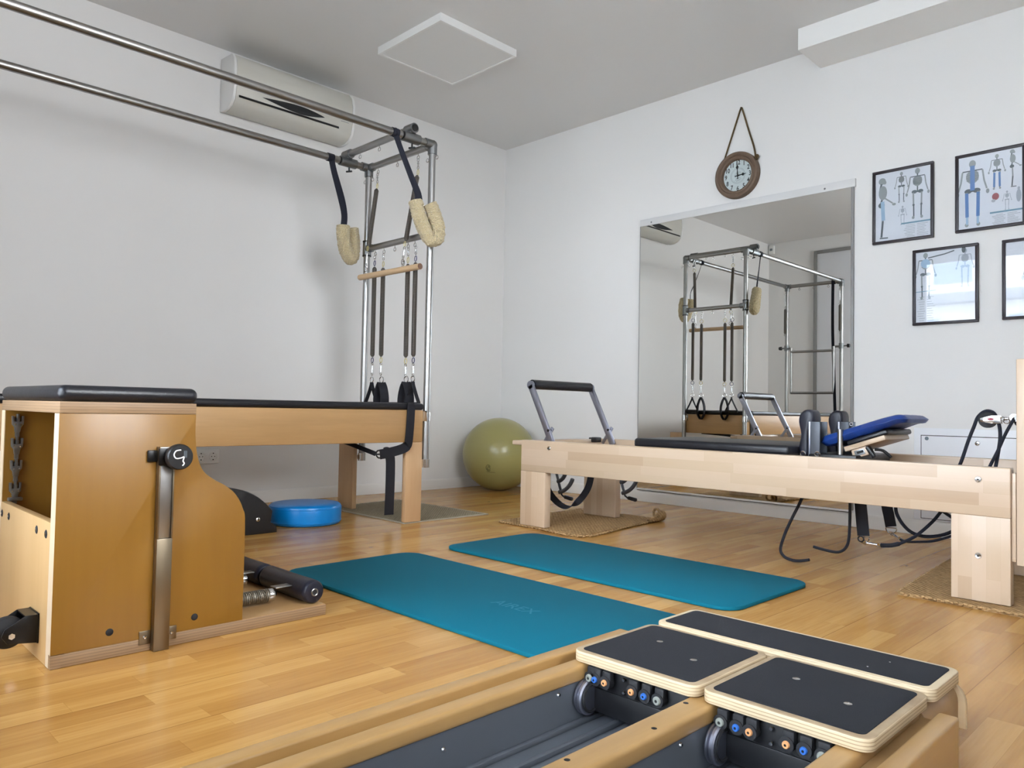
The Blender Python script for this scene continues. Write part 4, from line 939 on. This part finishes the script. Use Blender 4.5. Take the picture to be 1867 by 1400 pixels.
# riser post, pulleys and ropes
MB('maplez').box(RX1+.0135, RX1+.075, RYN+.014, RYN+.050, .148, .828, .004).build('riser_post', rf)
MB('mapley').box(RX1+.0005, RX1+.013, RYN+.012, RYN+.052, .16, .450, .002).build('riser_spacer', rf)
PY = -1.25
pl_ = MB('rubber').lathe([(0, -.008), (.024, -.008), (.029, -.010), (.0245, 0), (.029, .010), (.024, .008), (0, .008)], (3.846, PY, .624), (0, 1, 0), 32).build('pulley_wheel', rf)
c = MB('chrome', 'redlogo'); 
for s_ in (-1, 1):
    yy = PY+s_*.0125; c.prism([(3.824, .616), (3.824, .630), (3.86, .640), (3.886, .640), (3.890, .612), (3.86, .610)], 'y', yy-.0015, yy+.0015, .0005)
c.prism([(3.858+.011*math.cos(R(a)), .627+.0045*math.sin(R(a))) for a in range(0, 360, 30)], 'y', PY-.0148, PY-.0142, 0, 1)
c.cyl((3.840, PY-.015, .624), (3.840, PY+.015, .624), .005, seg=12); c.build('pulley_housing', pl_)
h = MB('chrome'); snap(h, (3.886, PY, .628), (3.925, PY, .632), plane=(0, 1, 0), r=.007); h.torus((3.905, PY, .622), .010, .0018, (0, 1, 0), 14, 6)
h.cyl((3.920, PY, .632), (3.960, PY-.04, .634), .005, seg=10); h.lathe([(0, -.012), (.014, -.012), (.016, 0), (.014, .012), (0, .012)], (3.930, PY, .634), (0, 1, 0), 20); h.build('pulley_link', rf)
MB('rubber').lathe([(0, -.008), (.022, -.008), (.018, 0), (.022, .008), (0, .008)], (3.948, PY+.01, .622), (0, 1, 0), 24).build('pulley_wheel', rf)
MB('cast').cyl((3.955, PY, .634), (3.99, RYN+.052, .634), .006, seg=10).cyl((3.985, RYN+.0505, .634), (3.985, RYN+.06, .634), .014, seg=14).build('pulley_mount', rf)
rp = thing('rope', 'thick black rope over the pulley at the tall post end of the reformer', 'rope', (3.83, PY, .3))
MB('navy').tube([(3.70, PY+.01, .30), (3.73, PY, .39), (3.759, PY, .465), (3.782, PY, .542), (3.802, PY, .600), (3.815, PY, .635), (3.838, PY, .6555), (3.862, PY, .652), (3.876, PY, .628), (3.884, PY, .590), (3.884, PY, .55), (3.876, PY, .49), (3.866, PY, .42), (3.855, PY+.01, .32)], .0062, 10, smooth=5).build('cord', rp)
rp = thing('rope', 'black rope running diagonally down from the second pulley beside the tall post', 'rope', (3.88, PY, .3))
MB('navy').tube([(3.931, PY-.018, .630), (3.905, PY-.018, .575), (3.882, PY-.018, .515), (3.858, PY-.018, .46), (3.83, PY-.014, .39), (3.80, PY, .31)], .0055, 10, smooth=5).build('cord', rp)
rp = thing('rope', 'dark rope hanging straight down just left of the tall post', 'rope', (3.935, PY, .3))
MB('navy').tube([(3.946, PY+.02, .61), (3.940, PY+.02, .56), (3.936, PY+.02, .49), (3.934, PY+.02, .40), (3.93, PY+.02, .33)], .0045, 8, smooth=4).build('cord', rp)
# things hanging below the rails
YC = -1.30
rp = thing('rope_end', 'loose black rope end curling to the floor under the carriage, left one', 'rope', (3.1, YC, 0), 'loose rope ends')
MB('web').tube([(3.205, YC, .39), (3.185, YC, .31), (3.168, YC, .262), (3.128, YC, .18), (3.098, YC, .11), (3.082, YC, .05), (3.098, YC, .022), (3.13, YC, .012), (3.165, YC, .013), (3.208, YC, .024)], .0062, 10, smooth=6).build('cord', rp)
rp = thing('rope_end', 'loose black rope end curling above the floor beside the hanging black strap, right one', 'rope', (3.35, YC, 0), 'loose rope ends')
MB('web').tube([(3.38, YC, .40), (3.374, YC, .30), (3.373, YC, .22), (3.370, YC, .14), (3.360, YC, .10), (3.338, YC, .078), (3.310, YC, .072), (3.26, YC, .076), (3.225, YC, .081)], .0058, 10, smooth=6).build('cord', rp)
def hung_strap(x, y, zt, zb, dx, label):
    t = thing('strap_loop', label, 'strap', (x, y, zb-.03), 'straps hanging below the reformer carriage'); 
    MB('web').ribbon([(x-.012, y, .40), (x, y, zt), (x+dx*.5, y, (zt+zb)/2), (x+dx, y, zb)], (1, 0, .12), .046 if y < -1.2 else .044, .006, smooth=5).build('webbing', t)
    MB('chrome').torus((x+dx+.001, y, zb-.008), .0215, .0028, (0, 1, 0), 24, 6, a0=0, a1=180).cyl((x+dx-.022, y, zb-.006), (x+dx+.023, y, zb-.004), .0024, seg=8).build('d_ring', t)
hung_strap(3.396, -1.25, .27, .145, .012, 'wide black strap with a ring hanging below the reformer, nearer one')
hung_strap(3.405, -.98, .255, .158, .018, 'wide black strap with a ring hanging below the reformer, farther one')
t = thing('snap_rope', 'rope with chrome snap hooks clipped to the hanging straps below the reformer', 'rope', (3.55, -1.2, .1))
h = MB('chrome', 'black'); snap(h, (3.405, -1.25, .118), (3.475, -1.25, .116), r=.008); h.cyl((3.43, -1.25, .1165), (3.462, -1.25, .116), .0055, seg=12); h.torus((3.40, -1.255, .132), .011, .003, (0, 1, 0), 14, 6, mi=1)
snap(h, (3.424, -.98, .130), (3.475, -1.02, .114), r=.007); h.build('snap_hook', t)
c = MB('navy', 'web'); 
c.tube([(3.475, -1.25, .116), (3.51, -1.245, .120), (3.54, -1.24, .130)], .0088, 10, mi=1, smooth=4)
c.tube([(3.54, -1.24, .130), (3.585, -1.2, .160), (3.63, -1.15, .215), (3.655, -1.12, .258), (3.68, -1.1, .30), (3.70, -1.1, .33)], .0062, 10, smooth=4)
c.tube([(3.470, -1.0, .36), (3.475, -1.08, .262), (3.50, -1.12, .215), (3.545, -1.14, .172), (3.60, -1.15, .158), (3.66, -1.14, .168), (3.71, -1.12, .195), (3.76, -1.1, .23), (3.78, -1.08, .32)], .0068, 10, smooth=5)
c.tube([(3.475, -1.02, .114), (3.52, -1.08, .118), (3.58, -1.12, .130), (3.64, -1.14, .145), (3.70, -1.12, .172), (3.76, -1.10, .21)], .0052, 10, smooth=5)
c.tube([(3.66, -1.12, .262), (3.68, -1.10, .243), (3.72, -1.08, .215), (3.78, -1.06, .200)], .0062, 8, smooth=4)
c.build('cord', t)
t = thing('strap_loop', 'wide dark strap sagging in a loop under the footbar end of the reformer', 'strap', (1.85, -1.3, .09))
MB('web').ribbon([(1.735, -1.36, .33), (1.74, -1.35, .262), (1.762, -1.33, .18), (1.795, -1.30, .125), (1.835, -1.27, .098), (1.872, -1.24, .115), (1.905, -1.21, .16), (1.93, -1.19, .22), (1.94, -1.18, .30), (1.94, -1.18, .34)], [(.6, 1, 0), (.6, 1, 0), (.7, 1, .2), (.6, 1, 0), (.2, 1, .3), (.5, .8, .3), (.8, .6, 0), (.8, .6, 0), (.8, .6, 0), (.8, .6, 0)], .036, .004, smooth=6).build('webbing', t)

# ================================================================== EXERCISE CHAIR
KX0, KX1, KY0 = 1.968, 2.556, -3.934
ch = thing('exercise_chair', 'orange birch pilates exercise chair with black seat pad and curved side panels', 'exercise chair', (2.26, -3.57, 0))
MB('plyx', 'honey').box(KX0, KX1, KY0+.0205, -3.202, .0006, .0315, .0015).box(KX1-.016, KX1, KY0, KY0+.022, .0006, .0315).box(KX0+.002, KX1-.002, KY0+.03, -3.204, .0315, .0325, 0, 1).build('base_board', ch)
cur = [(-3.612, .5995), (-3.612, .55), (-3.606, .495), (-3.590, .452), (-3.560, .426), (-3.522, .404), (-3.494, .378), (-3.474, .340), (-3.466, .29), (-3.466, .033)]
cp = catmull([Vector((a, b_, 0)) for a, b_ in cur], 5); prof = [(KY0, .033), (KY0, .5995)]+[(v.x, v.y) for v in cp]
MB('veneer').prism(prof, 'x', KX1-.0015, KX1, .0004).build('side_veneer', ch, label='orange birch veneer face')
MB('plyv').prism(prof, 'x', KX1-.040, KX1-.0016).box(KX1-.040, KX1-.0165, KY0, KY0+.020, .0006, .033).build('side_panel', ch)
MB('plyv').prism(prof, 'x', KX0, KX0+.036).box(KX0, KX0+.036, KY0, KY0+.020, .0006, .033).build('side_panel', ch)
MB('veneer').box(KX0+.0361, KX0+.0375, KY0+.002, -3.64, .034, .599).build('inner_veneer', ch)
MB('veneer2').box(KX0+.0376, KX1-.0402, KY0, KY0+.02, .0006, .338, .001).build('front_panel', ch)
MB('veneer').box(KX0+.0376, KX1-.0402, -3.655, -3.637, .20, .5992, .001).build('back_panel', ch)
MB('plyx').box(KX0, KX1, KY0, -3.6115, .600, .6285, .0015).build('seat_board', ch)
MB('leather').box(KX0-.004, KX1+.004, KY0-.004, -3.607, .6288, .668, .018, seg=5).build('seat_pad', ch)
for y in (-3.807, -3.599): MB('rubber').lathe([(0, .002), (.007, .002), (.009, .0005), (.009, 0)], (KX1+.0001, y, .064), (1, 0, 0), 18).build('bolt_cap', ch)
for x in (2.022, 2.103, 2.396, 2.482):
    MB('rubber', 'chrome').lathe([(.0035, .0025), (.008, .002), (.0105, .0005), (.0105, 0)], (x, KY0-.0001, .307), (0, -1, 0), 18).lathe([(0, .003), (.0035, .0028)], (x, KY0-.0001, .307), (0, -1, 0), 10, 1).build('bolt_cap', ch)
def ladder(x, s_):
    m_ = MB('cast', 'chrome'); y = -3.903
    for k in range(4):
        zb = .345+k*.064
        pr2 = [(y-.006, zb), (y+.006, zb), (y+.008, zb+.014), (y+.014, zb+.022), (y+.015, zb+.046), (y+.009, zb+.046), (y+.009, zb+.030), (y+.003, zb+.030), (y+.003, zb+.052), (y-.003, zb+.052), (y-.003, zb+.030), (y-.009, zb+.030), (y-.009, zb+.046), (y-.015, zb+.046), (y-.014, zb+.022), (y-.008, zb+.014)]
        m_.prism(pr2, 'x', x, x+s_*.012, .001); m_.box(min(x, x+s_*.009), max(x, x+s_*.009), y-.005, y+.005, zb-.014, zb+.04)
        for dy in (-.007, .007): m_.cyl((x+s_*.0121, y+dy, zb+.022), (x+s_*.0135, y+dy, zb+.022), .0022, mi=1, seg=8)
    m_.box(min(x, x+s_*.02), max(x, x+s_*.02), y-.018, y+.018, .339, .349, .003); m_.build('spring_rack', ch)
ladder(KX0+.0378, 1); ladder(KX1-.0403, -1)
# side post
sp_ = MB('brass', 'blackm'); ya, yb = -3.7105, -3.672
sp_.box(KX1+.002, KX1+.024, ya, yb, .0008, .283, .0012)
sp_.box(KX1+.002, KX1+.024, ya, ya+.004, .283, .517, .001); sp_.box(KX1+.002, KX1+.024, yb-.004, yb, .283, .517, .001)
sp_.build('side_post', ch)
MB('steel').box(KX1+.004, KX1+.019, ya+.0045, yb-.0045, .2835, .516, .001).build('inner_bar', ch)
for (a, b_) in ((ya-.028, ya-.0005), (yb+.0005, yb+.026)):
    fo = MB('brass').box(KX1+.0003, KX1+.0032, a, b_, .018, .052, .001); fo.build('post_foot', ch)
    MB('chrome').lathe([(0, .0035), (.0035, .003), (.005, 0)], (KX1+.0033, (a+b_)/2, .036), (1, 0, 0), 10).build('screw', ch)
MB('blackm').box(KX1+.0006, KX1+.010, ya-.024, ya-.0005, .478, .508, .003).box(KX1+.0245, KX1+.030, ya-.004, yb+.004, .470, .514, .002).build('lock_bracket', ch)
kn = MB('black').cyl((KX1+.0302, -3.672, .492), (KX1+.036, -3.672, .492), .012, seg=20); kn.lathe([(0, .036), (.030, .036), (.0325, .039), (.0335, .046), (.0325, .056), (.030, .059), (0, .059)], (KX1, -3.672, .492), (1, 0, 0), 40); kno = kn.build('lock_knob', ch)
lg = MB('white'); kx = KX1+.0594
lg.tube([(kx, -3.672+a, .492+b_) for a, b_ in ((.000, .018), (-.012, .016), (-.017, .006), (-.011, -.003), (.001, -.002), (.008, .000), (.006, -.010), (.009, -.016), (.005, -.022))], .0017, 6, smooth=5); lg.build('knob_mark', kno)
g_ = MB('inkgrey')
for i in range(3): g_.box(kx-.0002, kx+.0004, -3.672+.008+i*.003, -3.672+.0092+i*.003, .492-.002, .492+.016)
g_.build('knob_print', kno)
# castor at the front
wx = 2.455
br = MB('blackm'); br.box(wx-.085, wx, KY0-.004, KY0-.0004, .040, .112, .001)
for x in (wx-.004, wx-.085): br.prism([(KY0-.004, .042), (KY0-.004, .110), (KY0-.030, .110), (KY0-.072, .084), (KY0-.078, .068), (KY0-.066, .050)], 'x', x, x+.004, .0008)
br.box(wx-.081, wx-.0042, KY0-.030, KY0-.004, .106, .110); br.build('castor_bracket', ch)
MB('rubber').lathe([(0, 0), (.016, 0), (.030, .003), (.0375, .009), (.0385, .017), (.0375, .026), (.030, .032), (0, .034)], (wx-.060, KY0-.058, .0680), (1, 0, 0), 40).build('castor_wheel', ch)
MB('chrome').cyl((wx+.0002, KY0-.058, .068), (wx+.006, KY0-.058, .068), .0075, seg=6).cyl((wx-.06, KY0-.058, .068), (wx, KY0-.058, .068), .003, seg=8).build('axle_bolt', ch)
# pedals and springs at the back
for x0, x1 in ((1.985, 2.235), (2.245, 2.540)):
    m_ = MB('leather2', 'rubber', 'steel'); y, z, r_ = -3.232, .0685, .0345
    m_.lathe([(.0, .002), (.022, .001), (.030, .003), (.0345, .009), (.0352, .02), (r_, (x1-x0)/2), (.0352, x1-x0-.02), (.0345, x1-x0-.009), (.030, x1-x0-.003), (.022, x1-x0-.001), (0, x1-x0-.002)], (x0, y, z), (1, 0, 0), 36)
    m_.torus((x1-.0005, y, z), .010, .0022, (1, 0, 0), 24, 6, mi=2); m_.cyl((x1-.002, y, z), (x1+.0002, y, z), .0085, seg=20, mi=1); m_.build('pedal_roller', ch)
def coil(mb, a, b, r, w_, turns, mi=0):
    a, b = Vector(a), Vector(b); d = b-a; q = axisrot(d); n = turns*14
    mb.tube([a+d*(i/n)+q@Vector((r*math.cos(2*math.pi*i/14), r*math.sin(2*math.pi*i/14), 0)) for i in range(n+1)], w_, 5, mi=mi)
for x, yend in ((2.445, -3.335), (2.20, -3.305)):
    m_ = MB('springc'); coil(m_, (x, -3.62, .060), (x, yend, .058), .0185, .0023, 60); m_.build('spring_coil', ch)
    m_ = MB('chrome').lathe([(0, -.012), (.018, -.012), (.0195, -.009), (.0195, .006), (.012, .012), (.008, .016), (0, .017)], (x, yend+.010, .058), (0, 1, 0), 26); m_.build('spring_cap', ch)
for x in (2.445, 2.20): MB('steel').box(x-.018, x+.018, -3.318, -3.262, .078, .081, .001).build('pedal_plate', ch)
MB('steel').box(2.03, 2.50, -3.60, -3.585, .034, .048, .002).build('pedal_rod', ch)

# ================================================================== TRACK PLATFORM IN FRONT (two sliding carts)
AY0, AY1 = -4.78, -2.985
ca = thing('track_exerciser', 'low wooden two track exerciser with grey channels and black grip plates in the foreground', 'exercise machine', (3.857, -3.8, 0))
MB('coreblock').box(3.545, 4.1715, AY0, AY1-.0005, .0006, .010).build('underside_board', ca)
MB('corewood').box(3.510, 3.5445, AY0, -3.012, .0006, .130, .005, seg=3).build('outer_beam', ca)
MB('corewood').box(4.172, 4.2040, AY0, -3.000, .0006, .130, .005, seg=3).build('outer_beam', ca)
MB('coreblock').box(3.5450, 3.5735, AY0, AY1-.001, .0104, .098).build('groove_filler', ca); MB('coreblock').box(4.1405, 4.1715, AY0, AY1-.001, .0104, .108).build('groove_filler', ca)
for x0, x1 in ((3.574, 3.6135), (3.842, 3.896), (4.098, 4.140)):
    MB('corewood').box(x0, x1, AY0, AY1-.001, .097, .1285, .008, seg=4).build('rail', ca)
    MB('channel').box(x0+.006, x1-.006, AY0, AY1-.002, .0104, .0968).build('rail_support', ca)
for x0, x1 in ((3.608, 3.8475), (3.8905, 4.1035)):
    m_ = MB('channel').box(x0, x1, AY0, AY1-.002, .0104, .016); w_ = x1-x0
    for f in (.0, .22, .72, .94): m_.box(x0+w_*f, x0+w_*f+.012, AY0, AY1-.003, .016, .026, .003)
    m_.build('track_channel', ca)
for p in ((3.857, -3.287), (3.857, -3.60), (3.880, -3.416), (3.857, -3.95)): MB('dark').lathe([(0, .0003), (.0042, .0003), (.0048, 0)], (*p, .1286), (0, 0, 1), 14).build('screw_hole', ca)
MB('dark').lathe([(0, .0004), (.0055, .0004), (.006, 0)], (3.8901, -3.545, .066), (1, 0, 0), 14).build('screw_hole', ca)
for p in ((3.6078, -3.62, .068), (3.6078, -3.335, .085), (3.8903, -3.355, .088)): MB('chrome').lathe([(0, .003), (.003, .0028), (.0045, 0)], p, (1, 0, 0), 10).build('screw', ca)
# end block with rounded shoulders
def arch(x0, x1, z0, z1, r, k=8):
    p = [(x0, z0)]; 
    for i in range(k+1): a = R(180-90*i/k); p.append((x0+r+r*math.cos(a), z1-r+r*math.sin(a)))
    for i in range(k+1): a = R(90-90*i/k); p.append((x1-r+r*math.cos(a), z1-r+r*math.sin(a)))
    p.append((x1, z0)); return p
MB('coreblock').prism(arch(3.545, 4.150, .0006, .1275, .038), 'y', AY1, -2.801, .001).build('end_block', ca)
MB('palewood').prism(arch(3.532, 4.163, .040, .1290, .045), 'y', -2.8008, -2.789, .002).build('end_cap', ca)
def plate(x0, x1, y0, y1, z0, z1, r=.022):
    p = MB('plypale').prism(rrect(x0, x1, y0, y1, r), 'z', z0, z1, .003, seg=3)
    return p.build('foot_plate' if y1 < -2.9 else 'standing_platform', ca)
for (x0, x1, y0, y1, z1) in ((3.578, 3.862, -3.264, -2.985, .151), (3.870, 4.155, -3.264, -2.985, .151), (3.578, 4.157, -2.972, -2.806, .153)):
    p = plate(x0, x1, y0, y1, .1296, z1)
    MB('grip').prism(rrect(x0+.014, x1-.014, y0+.014, y1-.014, .012), 'z', z1+.0001, z1+.0012).build('grip_tape', p)
    if y1 < -2.98:
        for fx_, fy_ in ((.33, .62), (.72, .44)): MB('chrome').lathe([(0, .0008), (.006, .0006), (.007, 0)], (x0+(x1-x0)*fx_, y0+(y1-y0)*fy_, z1+.0013), (0, 0, 1), 14).build('screw', p)
for p in ((4.05, -2.87), (4.03, -2.93)): MB('chrome').lathe([(0, .0006), (.0018, .0005), (.002, 0)], (*p, .1543), (0, 0, 1), 8).build('screw', ca)
for cx0 in (3.614, 3.900):
    x1 = cx0+(.228 if cx0 < 3.8 else .198); k_ = 1 if cx0 < 3.8 else .97
    body = MB('black').box(cx0+.004, x1-.004, -3.248, -3.0, .036, .1290, .004); body.box(cx0+.012, x1-.012, -3.252, -3.247, .040, .085, .001); bo = body.build('cart_body', ca)
    w_ = MB('rubber', 'alu'); w_.lathe([(0, 0), (.032, 0), (.0345, .003), (.0345, .006), (.030, .008), (.0345, .010), (.0345, .015), (.032, .018), (0, .018)], (cx0-.003, -3.262, .068), (1, 0, 0), 30, 1); w_.torus((cx0+.016, -3.262, .068), .026, .003, (1, 0, 0), 30, 6); w_.build('cart_wheel', bo)
    xs = [(.000+.0, 'kgrey', .0075), (.030, 'kblue', .0062), (.054, 'korange', .0062), (.118, 'korange', .0062), (.147, 'kblue', .0062), (.176, 'kgrey', .0078)]
    for dx, cm, r_ in xs:
        x = (3.612 if cx0 < 3.8 else 3.912)+dx*.985
        if x < cx0+.012: x = cx0+.014
        kb = MB('rubber').cyl((x, -3.2525, .107), (x, -3.268, .107), .0125, seg=18); kb.box(x-.008, x+.012, -3.266, -3.2525, .107, .1285, .003); kb.build('tube_holder', bo)
        MB(cm, 'dark').lathe([(r_*.35, .004), (r_*.8, .004), (r_, .002), (r_, -.006)], (x, -3.2682, .107), (0, -1, 0), 18).lathe([(0, .001), (r_*.4, .001)], (x, -3.2682, .107), (0, -1, 0), 10, 1).build('tube_end', bo)
    for z_ in (.094, .118): MB('chrome').lathe([(0, .003), (.003, .0028), (.0042, 0)], (cx0+.0+.086+(0 if cx0 < 3.8 else .010), -3.2522, z_), (0, -1, 0), 10).build('screw', bo)
